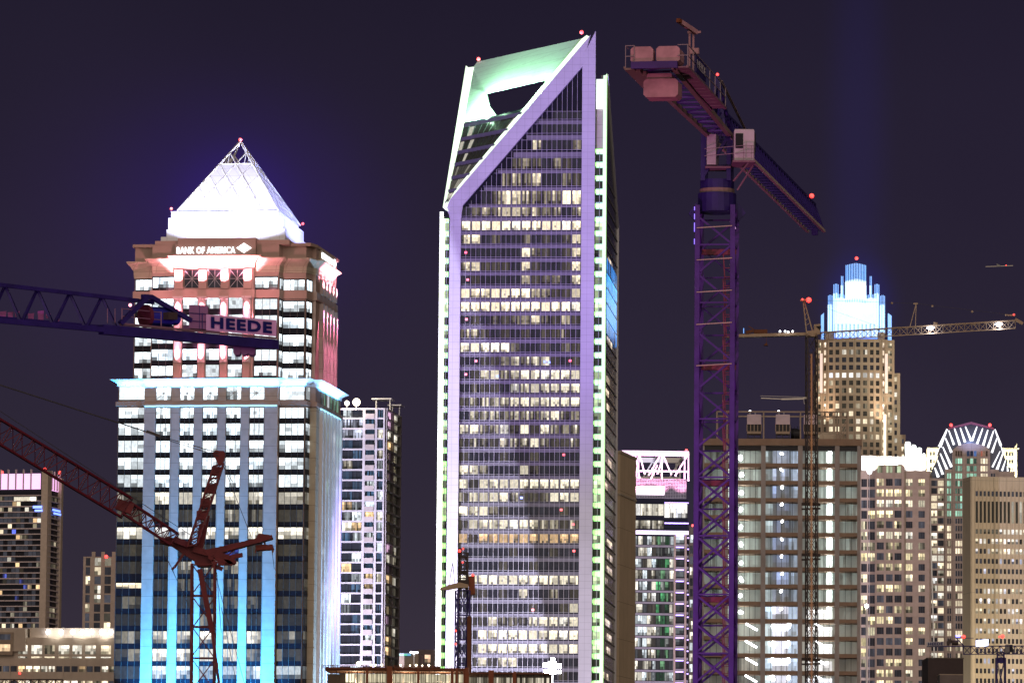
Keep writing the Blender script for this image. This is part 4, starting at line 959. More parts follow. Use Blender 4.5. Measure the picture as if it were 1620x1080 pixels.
for i, cc_ in ((2, 1), (7, 1), (1, 1), (8, 1)):
    p, q = plan[i], plan[i+1]; F = K.edge(p, q); Ln = (Vector(q)-Vector(p)).length
    bright = i in (2, 7)
    face(K, wall, F, 0, Ln, 0, kz(536), [(Ln*.28, Ln*.75)], rws, (lambda r, c: ((1.5, (1, .8, .6)) if (r < 7 or rnd.random() < .7) and bright and r != 3 else (rnd.choice((.02, .5)), WARM))), .5, .25, 2, 2)
F8 = K.front(8)
for ua, ub, v, cols in ((1404, 1424, 587, ((1408, 1411.5), (1415, 1419))), (1290, 1302, 587, ((1292, 1295), (1297.5, 1300.5)))):
    face(K, wall, F8, kx(ua, 600, 8), kx(ub, 600, 8), 0, kz(v), [(kx(a, 600, 8), kx(b, 600, 8)) for a, b in cols], prow(K, 1352, rng(593, 12.15, 22), 7), lots(.45 if ua > 1300 else .2), .4, .25, 2, 1)
face(K, wall, K.front(12), kx(1418, 600, 12), kx(1432.5, 600, 12), 0, kz(683), [(kx(1426.5, 600, 12), kx(1430, 600, 12))], prow(K, 1352, rng(690, 12.15, 14), 7), lots(.6))
F = K.right(kx(1432.5, 600, 12)); K.part(wall, 'wall', 'granite'); K.flush()
# pink and warm uplights by the corner piers
for u in (1305, 1396):
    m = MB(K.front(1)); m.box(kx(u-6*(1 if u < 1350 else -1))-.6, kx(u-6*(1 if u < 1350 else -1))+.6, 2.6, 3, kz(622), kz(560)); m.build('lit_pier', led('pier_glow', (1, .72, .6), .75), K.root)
    lamp('SPOT', K.world((kx(u), -7, kz(700))), 5.0e4, (1, .72, .5), K.world((kx(u), 2, kz(620))), spot_size=math.radians(40), spot_blend=.9, shadow_soft_size=.3)
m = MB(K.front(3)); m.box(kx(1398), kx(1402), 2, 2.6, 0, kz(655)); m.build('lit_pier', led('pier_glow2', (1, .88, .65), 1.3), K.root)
led('crown_white', (.62, .93, 1.2), 1.15, True); led('crown_blue', (.05, .25, 1.3), 1.0); led('crown_cyan', (.10, .50, 1.35), 1.0); led('crown_mid', (.30, .68, 1.3), 1.0)
def spire(ua, ub, vt, vb, y, n, core=True, blue_top=3.0):
    """one cluster of the crown: close set glowing rods, blue tipped"""
    xa, xb = kx(ua, 500, y), kx(ub, 500, y); w = (xb-xa)/n; zt_, zb_ = kz(vt), kz(vb); d = w*n
    a_ = MB(); b_ = MB()
    for i in range(n):
        x = xa+w*(i+.5); h = zt_-abs(i-(n-1)/2)/n*1.2; ys_ = y+abs(i-(n-1)/2)**2*w*.12
        a_.bar((x, ys_, zb_), (x, ys_, h-blue_top), w*.6); b_.bar((x, ys_, h-blue_top), (x, ys_, h), w*.5)
        if not core and i % 2: b_.bar((x, ys_-w*.3, zb_), (x, ys_-w*.3, h-blue_top), w*.5)
        a_.bar((x, y+d*.8, zb_), (x, y+d*.8, h-blue_top), w*.78)
    k_ = MB(); k_.box(xa+.1, xb-.1, y+.6, y+d*.75, zb_, zt_-blue_top*1.4); K.part(k_, 'spire_core', 'crown_white' if core and n > 10 else 'crown_mid')
    K.part(a_, 'crown_spire', 'crown_white'); K.part(b_, 'spire_tips', 'crown_cyan')
spire(1337.5, 1371, 410, 520, 14, 13, blue_top=7)
for s_, (L_, R_) in enumerate((((1330, 1334.5), (1375.5, 1379.5)), ((1318, 1327), (1383, 1391.5)), ((1309.5, 1317.5), (1392, 1400.5)))):
    vt = (431, 445, 464)[s_]; n_ = (2, 4, 4)[s_]; y = (11, 8, 5)[s_]
    spire(*L_, vt, 524, y, n_, False, 4); spire(*R_, vt, 524, y, n_, False, 4)
spire(1321, 1338, 462, 524, 6.5, 7, blue_top=1.5); spire(1370, 1387, 462, 524, 6.5, 7, blue_top=1.5); spire(1324, 1382, 470, 512, 5, 22, blue_top=1.5)
for L_ in ((1299, 1303.5), (1405, 1410.5)):
    xa, xb = kx(L_[0], 500, 5), kx(L_[1], 500, 5); m = MB(); m.box(xa, xb, 5, 8, kz(536), kz(497)); m.extr([(xa, 5, kz(497)), (xb, 5, kz(497)), ((xb if L_[0] < 1350 else xa), 5, kz(493))], (0, 3, 0)); K.part(m, 'crown_spire', 'crown_cyan')
m = MB(); b_ = MB()
for k in range(11):
    xa = kx(1321+k*6.35, 520, 1.5); m.box(xa, xa+.95, 1.0, 1.8, kz(533), kz(512))
K.part(m, 'crown_columns', 'crown_white'); b_.box(kx(1320, 520, 1.5), kx(1388, 520, 1.5), 2.0, 4.5, kz(534.5), kz(511.5)); K.part(b_, 'crown_base', 'crown_blue')
m = MB(); m.box(kx(1306), kx(1320), 3.5, 8, kz(537), kz(524)); m.box(kx(1389), kx(1400), 3.5, 8, kz(537), kz(524)); K.part(m, 'plinth', 'granite')
x, z = K.at(1355, 409, 14); K.red(x, 13, z, .8)
# ================================================================== L: tan office building with floodlit roof boxes
L_b = Bld('office_building', 'tan stone office building with blinding white floodlit boxes on its roof', 'office building', 1415, 1700, 3)
B5 = L_b; lx = lambda u, v=850, y=0: B5.x(u, v, y); lz = lambda v: B5.z(v, 1415)
m = MB(); m.box(lx(1358), lx(1469), 0, 34, 0, lz(746)); m.box(lx(1385), lx(1431), -1.2, 3, 0, lz(735)); B5.part(m, 'body', 'dark_glass')
wall = MB(); tops = rng(757.5, 16.75, 21); FL = B5.front(-1.2); ml = MB()
g_ = B5; rw = rowwise(.55, ((1, .84, .5), (1, .9, .66)), .25, 11)
face(B5, wall, FL, lx(1384.5), lx(1431), 0, lz(735), [(lx(1387), lx(1398)), (lx(1401.5), lx(1412)), (lx(1415), lx(1426))], prow(B5, 1415, tops, 11), rw, .45, .2, 3, 2, (3, ml))
face(B5, wall, B5.front(0), lx(1431), lx(1470.5), 0, lz(745), [(lx(1433), lx(1443.5)), (lx(1453), lx(1463))], prow(B5, 1415, tops, 10.5), rowwise(.5, ((1, .84, .5), (1, .9, .66)), .4, 12), .5, .5, 3, 2, (3, ml))
face(B5, wall, B5.front(0), lx(1358), lx(1385), 0, lz(745), [(lx(1362.5), lx(1371.5)), (lx(1373.5), lx(1384))], prow(B5, 1415, tops, 12.5), rowwise(.55, ((1, .84, .45), (1, .9, .6)), .3, 13), .2, .1, 3, 2, (3, ml))
for a, b in ((1388, 1396), (1402, 1411.5), (1416, 1425)): B5.window(FL, lx(a, 740), lx(b, 740), lz(748), lz(737.5), .45, (.85, 1, .65), 3, 1, .5)
B5.part(wall, 'wall', 'granite'); B5.part(ml, 'mullions', 'mullion_dark'); B5.flush()
m = MB(B5.right(lx(1470.5))); m.box(0, 34, 0, .3, 0, lz(745)); B5.part(m, 'side_wall', 'stone_warm')
fw_ = led('flood_white', (1, .97, .9), 1.3, True)
m = MB(); m.box(lx(1363), lx(1385), 1, 12, lz(746), lz(720.5)); m.box(lx(1385), lx(1466), 4.5, 14, lz(740), lz(720.5)); B5.part(m, 'roof_box', 'white_paint')
m = MB(); m.box(lx(1430), lx(1465), 1, 8, lz(746), lz(722)); B5.part(m, 'roof_box', 'white_paint')
st = MB()
for k, (ua, ub, vt) in enumerate(((1433, 1443, 694.5), (1443, 1452, 699), (1452, 1461, 703), (1461, 1467, 711))):
    st.rings([([(lx(ua), 8+k), (lx(ub)-.3, 8+k), (lx(ub)-.3, 20), (lx(ua), 20)], lz(722)), ([(lx(ua), 8+k), (lx(ub)-.3, 8+k), (lx(ub)-.3, 20), (lx(ua), 20)], lz(vt+2)), ([(lx(ua)+.4, 8.5+k), (lx(ub)-.8, 8.5+k), (lx(ub)-.8, 19), (lx(ua)+.4, 19)], lz(vt))])
B5.part(st, 'stepped_roof', 'white_paint')
for u, v, pw in ((1368, 750, 2.6e4), (1380, 748, 2.6e4), (1440, 748, 5e4), (1456, 748, 5e4)): lamp('SPOT', B5.world((lx(u), -7, lz(744))), pw*.35, (1, .98, .93), B5.world((lx(u), 1, lz(727))), spot_size=math.radians(50), spot_blend=.35, shadow_soft_size=.3)
lamp('SPOT', B5.world((lx(1450), -2, lz(722))), 30000, (.85, 1, .92), B5.world((lx(1450), 10, lz(706))), spot_size=math.radians(100), spot_blend=.6, shadow_soft_size=.3)
lamp('SPOT', B5.world((lx(1405), 0, lz(734))), 20000, (.9, 1, .92), B5.world((lx(1405), 8, lz(724))), spot_size=math.radians(130), spot_blend=.6, shadow_soft_size=.3)
# ================================================================== M: tower with the fan shaped crown
Mt = Bld('arched_tower', 'pink granite tower with an arched window bay under a fan of white light ribs', 'office tower', 1537, 2000, 3, vref=800)
mx_ = lambda u, v=800, y=0: Mt.x(u, v, y); mz = lambda v: Mt.z(v, 1537)
cp = lambda a, b: (1340+a/4.911, 640+b/4.911)
out = [cp(*q) for q in ((690, 560), (640, 540), (720, 380), (718, 320), (778, 182), (965, 148), (1150, 182), (1200, 320), (1215, 380), (1275, 530), (1240, 560))]
pts = [(mx_(u, v, 3), 3, mz(v)) for u, v in out]
m = MB(); m.extr(pts, (0, 24, 0)); m.box(mx_(1475), mx_(1606), 3, 30, 0, mz(752)); Mt.part(m, 'crown', mat('night_glass', (.035, .045, .075), .2, spec=.6))
rf = MB(); rf.extr([(mx_(u, v, 1), 1, mz(v)) for u, v in [cp(*q) for q in ((785, 188), (965, 148), (1145, 188), (1140, 176), (965, 130), (790, 176))]], (0, 27, 0)); Mt.part(rf, 'roof', mat('violet_roof', (.30, .10, .16), .6))
rib = led('rib_glow', (.93, .95, 1.0), 1.7, False)
for a, b, c_, d, w_ in ((778, 185, 720, 325, 3.2), (790, 195, 832, 308, 2), (835, 180, 882, 322, 2.4), (880, 175, 918, 288, 2.2), (920, 165, 966, 278, 2.2), (1010, 165, 972, 276, 2.2), (1055, 178, 1010, 303, 2.2), (1095, 190, 1055, 322, 2.4), (1140, 195, 1095, 330, 2.2), (1165, 255, 1126, 368, 2), (1150, 185, 1196, 312, 2.2), (765, 255, 812, 368, 2.3), (725, 375, 778, 500, 2.2), (745, 325, 812, 480, 2.4), (703, 425, 745, 538, 2.2), (682, 485, 710, 560, 2.6), (1190, 355, 1130, 480, 1.6), (1212, 370, 1165, 502, 2.4), (1232, 425, 1205, 508, 1.8), (1245, 470, 1250, 512, 1.6), (720, 325, 690, 400, 1.2), (1196, 312, 1215, 380, 1.2)):
    (u0, v0), (u1, v1) = cp(a, b), cp(c_, d); P_, Q_ = Vector((mx_(u0, v0, 2), 2.2, mz(v0))), Vector((mx_(u1, v1, 1), 1.6, mz(v1)))
    m = MB(); dxy = (Q_-P_).normalized(); sx = Vector((dxy.z, 0, -dxy.x)); wa, wb = w_*.09, w_*.22
    m.extr([P_-sx*wa, P_+sx*wa, Q_+sx*wb, Q_-sx*wb], (0, .5, 0)); m.build('light_rib', rib, Mt.root)
# arch bay
ar = [cp(*q) for q in ((820, 352), (862, 318), (915, 303), (965, 298), (1015, 303), (1065, 318), (1112, 352))]
body = MB(); bp = [(mx_(u, v), 0, mz(v)) for u, v in ar]; 
body.extr([(bp[0][0], 0, 0)]+bp+[(bp[-1][0], 0, 0)], (0, 20, 0)); body.box(mx_(1495), mx_(1580), .4, 20, 0, mz(742)); Mt.part(body, 'arch_bay', 'stone_pink')
tops = rng(713, 11.85, 32); mm = MB()
for ci, (a, b) in enumerate(((1498, 1505), (1511, 1522.5), (1529, 1545.5), (1551, 1563), (1567, 1575))):
    for ri, t in enumerate(tops):
        if ri < 3 and ci in (0, 4): continue
        if ci in (0, 4) and t < 745: continue
        gr_ = ri < 9 and ci < 3
        if gr_: lum, ti = rnd.choice((.5, .7, .9, .3)), (.5, .95, .7)
        elif rnd.random() < .55: lum, ti = rnd.choice((.5, 1.0, 1.4)), WARM
        else: lum, ti = .03, DARK
        if ri == 0: lum, ti = rnd.choice((.03, .25)), rnd.choice(((1, .3, .2), (.2, .4, 1)))
        Mt.window(Mt.front(0), mx_(a), mx_(b), mz(t+8.3), mz(t), lum, ti, 3, 1, .08, .5)
    n_ = 3 if b-a > 9 else 2
    for k in range(n_+1): xx = mx_(a)+(mx_(b)-mx_(a))*k/n_; mm.box(xx-.12, xx+.12, -.4, -.1, 0, mz(tops[0] if ci not in (0, 4) else 745))
Mt.part(mm, 'mullions', 'stone_pink')
w = MB(); face(Mt, w, Mt.front(1.5), mx_(1471), mx_(1494.5), 0, mz(756), [(mx_(1473.5), mx_(1482.5)), (mx_(1484), mx_(1493))], prow(Mt, 1537, rng(759.5, 11.85, 28), 8.8), lots(.42, (WARM, NEUT)), .3, .25, 3, 2)
w.box(mx_(1471), mx_(1494.5), 1.5, 4, 0, mz(756)); w.box(mx_(1580), mx_(1606), 1.5, 5, 0, mz(745)); Mt.part(w, 'wing_wall', 'stone_pink')
m = MB(); m.bar((mx_(1470, 760), 0, mz(760)), (mx_(1478, 1030), 0, mz(1040)), .5); Mt.part(m, 'corner_edge', 'white_paint'); Mt.flush()
for u in (1504.5, 1566): x, z = Mt.at(u, 672, 0); Mt.red(x, 0, z, .7)
lamp('SPOT', Mt.world((mx_(1537), -12, mz(700))), 7000, (.4, .5, 1), Mt.world((mx_(1537), 4, mz(682))), spot_size=math.radians(80), spot_blend=.8, shadow_soft_size=.5)
# pale battlemented building behind it
Nn = Bld('battlemented_building', 'pale floodlit building with a toothed parapet, behind the fan crowned tower', 'building', 1537, 2150, 3)
nx_ = lambda u, v=720: Nn.x(u, v); nz = lambda v: Nn.z(v, 1537)
m = MB(); m.box(nx_(1466), nx_(1609), 0, 30, 0, nz(710)); Nn.part(m, 'body', 'dark_glass')
w = MB(); pat = rng(714.5, 12, 5)
face(Nn, w, Nn.front(0), nx_(1466), nx_(1609), nz(790), nz(710), [(nx_(a), nx_(a+3)) for a in (1471, 1476, 1481, 1591, 1596, 1600)], prow(Nn, 1537, pat, 6), lots(.6), .3, .2, 1, 1)
for k in range(36): x = nx_(1466)+(nx_(1609)-nx_(1466))*(k+.2)/36; w.box(x, x+1.8, -.25, .8, nz(710), nz(708))
w.extr([(nx_(1603), 0, nz(710)), (nx_(1609), 0, nz(710)), (nx_(1609), 0, nz(701))], (0, 3, 0)); Nn.part(w, 'wall', mat('cream', (.55, .5, .36), .8)); Nn.flush()
lamp('SPOT', Nn.world((nx_(1598), -20, nz(780))), 1.4e5, (1, .95, .7), Nn.world((nx_(1598), 0, nz(720))), spot_size=math.radians(60), spot_blend=.8); lamp('SPOT', Nn.world((nx_(1477), -20, nz(780))), 1.4e5, (1, .95, .7), Nn.world((nx_(1477), 0, nz(720))), spot_size=math.radians(60), spot_blend=.8)
# ================================================================== N: pale office slab with narrow windows at the right edge
Rn = Bld('office_building', 'pale tan office slab with rows of narrow upright windows at the right edge', 'office building', 1580, 1800, -8)
rx = lambda u, v=850: Rn.x(u, v); rz = lambda v: Rn.z(v, 1580)
x0 = rx(1536); x1 = rx(1680); zt_ = rz(755)
Ls = abs(Rn.side(1524, 900, x0)[0])
Ls = max(12, min(50, Ls))
m = MB(); m.box(x0+.3, x1, 0, Ls, 0, zt_-.4); Rn.part(m, 'body', 'dark_glass')
w = MB(); pit = 6.33; cols = [(rx(1543+k*pit), rx(1543+k*pit+3.9)) for k in range(20)]
rw_ = [(777, 785), (793, 827), (837, 844.5)]+[(852.2+15.75*k, 860+15.75*k) for k in range(16)]
rset = {3: .8, 4: .7, 8: .9, 9: .6, 10: .75, 11: .6, 12: .8}
def nl(r, c):
    if r == 0: return .05, DARK
    if r == 1: return (.35 if rnd.random() < .12 else .02), NEUT
    if r == 2: return (1.2 if c > 5 else .1), NEUT
    if r in rset and rnd.random() < rset[r] and (r != 8 or 2 <= c): return rnd.uniform(.3, 1.4), rnd.choice((NEUT, WARM, (1, .95, .95)))
    return (rnd.choice((.02, .02, .04)) if rnd.random() < .88 else .6), DARK
face(Rn, w, Rn.front(0), x0, x1, 0, zt_, cols, [(rz(b), rz(t)) for t, b in rw_], nl, .5, .28, 1, 2)
for k in range(21): w.box(rx(1543+k*pit-1.5), rx(1543+k*pit-.9), -.75, -.45, 0, rz(772))
w.box(x0-.02, x1, 0, .4, zt_-.5, zt_+.25); Rn.part(w, 'wall', 'precast'); lamp('SPOT', Rn.world((rx(1600), -95, 4)), 4.6e5, (1, .84, .56), Rn.world((rx(1590), 0, 45)), spot_size=math.radians(90), spot_blend=.9, shadow_soft_size=1)  # unseen street lamp added in front to brighten the slab
m = MB(lambda a, n, z: (x0-n, a, z)); m.box(-.5, Ls, -.3, .2, 0, zt_+.2); Rn.part(m, 'side_wall', 'precast'); lamp('SPOT', Rn.world((x0-70, -40, 4)), 2.4e5, (1, .88, .7), Rn.world((x0, 20, 45)), spot_size=math.radians(90), spot_blend=.9, shadow_soft_size=1); Rn.flush()  # second unseen lamp, added at the left to lift the side wall
# ================================================================== O: dark plant box and its lower neighbour
O1 = Bld('windowless_block', 'dark windowless block low between the tan office buildings, beneath the small blue crane', 'building', 1495, 1350, 0)
m = MB(); m.box(O1.x(1468, 1050), O1.x(1524, 1050), 0, 20, 0, O1.z(1040, 1495)); O1.part(m, 'wall', mat('dark_cladding', (.055, .04, .04), .8)); m = MB(); band(m, [(O1.x(1468, 1050), 0), (O1.x(1524, 1050), 0), (O1.x(1524, 1050), 20), (O1.x(1468, 1050), 20)], O1.z(1041, 1495), O1.z(1039.5, 1495), .15); O1.part(m, 'coping', 'dark_stone')
O2 = Bld('plant_room', 'small grey brown plant room in front of the dark windowless block', 'building', 1505, 1330, 0)
m = MB(); m.box(O2.x(1487, 1070), O2.x(1524, 1070), 0, 8, 0, O2.z(1066, 1505)); O2.part(m, 'wall', mat('grey_clad', (.16, .13, .12), .8)); m = MB(); band(m, [(O2.x(1487, 1070), 0), (O2.x(1524, 1070), 0), (O2.x(1524, 1070), 8), (O2.x(1487, 1070), 8)], O2.z(1067, 1505), O2.z(1065.6, 1505), .12); m.build('coping', 'granite', O2.root)
# ================================================================== P: low buildings between the apartment tower and the glass tower
P1 = Bld('low_building', 'low brown building with one lit window behind the construction deck', 'building', 676, 1620, 3)
px_ = lambda u: P1.x(u, 1045); w = MB(); m = MB(); m.box(px_(661), px_(700), .3, 20, 0, P1.z(1028, 676)); P1.part(m, 'body', 'dark_glass')
face(P1, w, P1.front(0), px_(661), px_(700), 0, P1.z(1027, 676), [(px_(672), px_(681))], [(P1.z(1047, 676), P1.z(1035, 676)), (P1.z(1075, 676), P1.z(1062, 676))], lambda r, c: (1.0, (1, .62, .4)), nx=2, ny=2); P1.part(w, 'wall', 'dark_stone'); P1.flush()
P2 = Bld('low_building', 'low building with a lit green and blue fascia strip behind the construction deck', 'building', 640, 1580, 3)
px_ = lambda u: P2.x(u, 1045); m = MB(); m.box(px_(600), px_(662), 0, 20, 0, P2.z(1032, 640)); P2.part(m, 'wall', 'granite')
m = MB(); m.box(px_(626), px_(650), -.5, -.1, P2.z(1036.5, 640), P2.z(1033, 640)); P2.part(m, 'fascia', led('teal_sign', (.05, .35, .6), 1)); m = MB(); m.box(px_(630), px_(644), -.6, -.5, P2.z(1036, 640), P2.z(1034.5, 640)); P2.part(m, 'fascia_strip', led('green_sign', (.1, .8, .2), 1))
# ================================================================== cranes
mat('crane_blue', (.055, .018, .165), .5, noise=.3, scale=1.3); mat('crane_navy', (.022, .012, .11), .5, noise=.3, scale=1.3); mat('crane_red', (.12, .01, .012), .5, noise=.35, scale=.9); mat('crane_tan', (.36, .26, .17), .5); mat('crane_dark', (.05, .035, .03), .6)
mat('weight_concrete', (.44, .23, .27), .85, noise=.28, scale=1.6); mat('cab_white', (.46, .40, .45), .5, noise=.15, scale=1.2); mat('navy_letter', (.01, .012, .12), .5); mat('beam_tan', (.22, .15, .13), .6); mat('crane_orange', (.20, .055, .02), .6); mat('sign_pink', (.72, .42, .64), .6); mat('rust', (.13, .045, .02), .8); mat('cable', (.05, .045, .05), .6)
def lattice(mb, p, q, w, h, n, cw=.2, bw=.1, up=None, tri=False, cross=False, side=None, faces=(0, 1, 2, 3), taper=1.0, diag_alt=True):
    """box (or triangular) lattice between p and q: chords, battens and diagonals"""
    p, q = Vector(p), Vector(q); d = (q-p).normalized(); up = Vector(up) if up else (Vector((0, 0, 1)) if abs(d.z) < .9 else Vector((0, -1, 0)))
    a = Vector(side).normalized() if side else d.cross(up).normalized(); b = a.cross(d).normalized()
    if tri: cs = [(-w/2, 0), (w/2, 0), (0, h)]
    else: cs = [(-w/2, -h/2), (w/2, -h/2), (w/2, h/2), (-w/2, h/2)]
    pt = lambda c_, t: p.lerp(q, t)+(a*cs[c_][0]+b*cs[c_][1])*(1+(taper-1)*t)
    for c_ in range(len(cs)): mb.bar(pt(c_, 0), pt(c_, 1), cw)
    for f in range(len(cs)):
        if f not in faces: continue
        g_ = (f+1) % len(cs)
        for k in range(n):
            t0, t1 = k/n, (k+1)/n
            mb.bar(pt(f, t0), pt(g_, t0), bw)
            if cross: mb.bar(pt(f, t0), pt(g_, t1), bw); mb.bar(pt(g_, t0), pt(f, t1), bw)
            elif k % 2 == 0 or not diag_alt: mb.bar(pt(f, t0), pt(g_, t1), bw)
            else: mb.bar(pt(g_, t0), pt(f, t1), bw)
        mb.bar(pt(f, 1), pt(g_, 1), bw)
    return mb
def crane_root(label, P, group='tower cranes over the skyline'):
    return root('tower_crane', label, 'crane', Vector((P.x, P.y, 0)), 0, group)
def put(mb, name, m, r, label=None): return mb.build(name, m, r, label, off=(r.location.x, r.location.y, 0))
def lampball(r, P, s=.3, m='red_lamp', name='warning_lamp'):
    b = MB(); b.ball(P, s); put(b, name, m, r)
# ---------------------------------------------------------------- 1: the large violet lit crane on the right
D1 = 280; bp = PD(1137, 1080, D1); s1 = D1/FPX
c1 = crane_root('largest crane, with a violet lit lattice mast and pink counterweights at its top', bp)
mx0, my0 = bp.x-.2, bp.y; ztop = PD(1137, 328, D1).z
a8 = math.radians(9); sd8 = Vector((math.cos(a8), -math.sin(a8), 0)); fw8 = Vector((-math.sin(a8), -math.cos(a8), 0))
m = MB(); W1 = 1.98; n1 = 24
Pb = Vector((mx0, my0, 0)); Pt = Vector((mx0, my0, ztop)); hgt = ztop
cs = [(-1, 1), (1, 1), (1, -1), (-1, -1)]
cp_ = lambda i, z: Vector((mx0, my0, z))+sd8*(cs[i][0]*W1/2)+fw8*(cs[i][1]*W1/2)
for i in range(4): m.bar(cp_(i, 0), cp_(i, ztop), .27)
pz = 1.62; k = 0; z = ztop-.6
while z > pz:
    for f in range(4):
        g_ = (f+1) % 4; A0, A1, B0, B1 = cp_(f, z), cp_(f, z-pz), cp_(g_, z), cp_(g_, z-pz)
        if (k+f) % 2 == 0: m.bar(A0, B1, .11)
        else: m.bar(B0, A1, .11)
        if f in (1, 2, 3) or k % 2: m.bar(A0, B0, .09)
        if z < PD(1137, 690, D1).z: m.bar(A0, B1, .11) if (k+f) % 2 else m.bar(B0, A1, .11)
    z -= pz; k += 1
put(m, 'mast', 'crane_blue', c1)
m = MB(); z = ztop-2.4; k = 0
while z > 2:
    if k % 4 == 0: m.bar(cp_(3, z), cp_(2, z), .3)
    m.bar(Vector((mx0+.35, my0, z)), Vector((mx0+.55, my0+.2, z-3.2 if z > 5 else 0)), .06); m.bar(Vector((mx0+.75, my0, z)), Vector((mx0+.85, my0+.2, z-3.2 if z > 5 else 0)), .06)
    for j in range(6): m.bar(Vector((mx0+.4, my0, z-j*.5)), Vector((mx0+.8, my0, z-j*.5)), .035)
    z -= 1.62*1; k += 1
put(m, 'ladder', mat('ladder_red', (.2, .05, .07), .6), c1)
for z in (ztop-1.3, ztop-3.1, ztop-4.9, ztop-6.7, ztop-9.0): m = MB(); m.bar(cp_(0, z)+fw8*.2, cp_(1, z+.1)+fw8*.2, .05); put(m, 'hose_rail', 'stone_tan', c1)
m = MB(); m.bar((mx0, my0, ztop-.3), (mx0, my0, ztop+.75), 2.15, n=20); m.bar((mx0, my0, ztop+1.0), (mx0, my0, ztop+1.5), 1.9, n=20)
for sg_ in (-1, 1):
    q = Vector((mx0, my0, ztop))+sd8*(sg_*1.15); m.extr([q+Vector((0, -.15, .3)), q+Vector((sg_*.45, -.15, -.35)), q+Vector((sg_*.1, -.15, -.75)), q+Vector((0, -.15, -.75))], (0, .3, 0))
put(m, 'slewing_unit', 'crane_navy', c1)
m = MB(); m.bar((mx0, my0, ztop+.75), (mx0, my0, ztop+1.0), 1.95, n=20); put(m, 'slewing_ring', 'beam_tan', c1)
zj = PD(1150, 216, D1).z                                         # underside of jib level
pT = PD(1143, 216, D1)
tipL, tipR = PZ(1278, 366, zj), PZ(1304, 365, zj); tip = (tipL+tipR)/2
cen = Vector((mx0+.15, my0, zj)); ax = (Vector((tip.x, tip.y, 0))-Vector((cen.x, cen.y, 0))).normalized(); lat = Vector((ax.y, -ax.x, 0)); UPV = Vector((0, 0, 1))
J1 = lambda a, l_, h: Vector((cen.x, cen.y, zj))+ax*a+lat*l_+UPV*h
LJ = (Vector((tip.x, tip.y, 0))-Vector((cen.x, cen.y, 0))).length
# tower head: four legs and cab level
m = MB()
for sx, sy in ((-1, 1), (1, 1), (1, -1), (-1, -1)):
    q = Vector((mx0, my0, 0))+sd8*(sx*.72)+fw8*(sy*.72); m.bar(q+UPV*(ztop+1.4), q+UPV*(zj+.05), .24)
q = lambda sx, z: Vector((mx0, my0, z))+sd8*(sx*.72)+fw8*.72
m.bar(q(-1, ztop+1.6), q(1, zj-.1), .17); m.bar(q(-1, ztop+2.2), q(-1, ztop+2.3)+Vector((1.44, 0, 0)), .1)
put(m, 'turret', 'crane_navy', c1)
# jib: two bright bottom chords, top chord, close diagonals
jh, jw = 1.62, 1.05; nb = 34
m = MB(); hx_ = lambda a: jh*(1 if a > 4 else 1.0)
for k in range(nb):
    a0, a1 = 1+(LJ-1)*k/nb, 1+(LJ-1)*(k+1)/nb; am_ = (a0+a1)/2
    for sgn in (-1, 1): m.bar(J1(a0, sgn*jw/2, 0), J1(am_, 0, jh), .07); m.bar(J1(am_, 0, jh), J1(a1, sgn*jw/2, 0), .07)
    m.bar(J1(a0, -jw/2, 0), J1(a0, jw/2, 0), .09); m.bar(J1(a0, -jw/2, 0), J1(a1, jw/2, 0), .05)
m.bar(J1(0, 0, jh), J1(LJ-.5, 0, jh), .15); m.bar(J1(LJ-.5, 0, jh), J1(LJ, 0, .1), .08)
put(m, 'jib', 'crane_navy', c1)
for sgn in (-1, 1): m = MB(); m.bar(J1(-.5, sgn*jw/2, -.02), J1(LJ, sgn*jw/2, -.02), .17); put(m, 'jib_chord', mat('beam_pale', (.5, .38, .32), .5), c1)
m = MB(); m.box(-.2, .2, -.1, .1, -.35, 0); m.v = [tuple(J1(LJ-.6+y, x, z)) for x, y, z in m.v]; put(m, 'hook_block', 'crane_navy', c1)
# peak above the turret with the pendant bars
pk = PD(1135, 121, D1-1.5); m = MB()
for a, l_ in ((-1.6, -.5), (-1.6, .5), (1.6, -.5), (1.6, .5)): m.bar(J1(a, l_, 0), pk, .17)
for t in (.2, .4, .6, .8):
    for (a, l_), (b, n_) in (((-1.6, -.5), (1.6, .5)), ((-1.6, .5), (1.6, -.5)), ((-1.6, .5), (1.6, .5)), ((-1.6, -.5), (1.6, -.5))): m.bar(J1(a, l_, 0).lerp(pk, t), J1(b, n_, 0).lerp(pk, t+.15), .1)
for k in range(5): m.bar(J1(-3.0-k*.5, .4, .1), pk.lerp(J1(-1.6, .4, 0), .2+.15*k), .09)
put(m, 'peak', 'crane_navy', c1)
m = MB(); e_ = J1(10, 0, jh)
m.bar(pk+Vector((.1, 0, -.1)), e_+Vector((0, 0, .1)), .06); m.bar(pk+Vector((.25, 0, -.25)), e_+Vector((.1, 0, .05)), .06)
put(m, 'pendant', 'beam_tan', c1); lampball(c1, pk+Vector((0, 0, .1)), .09)
lampball(c1, J1(LJ*.93, .1, jh+.25), .16)
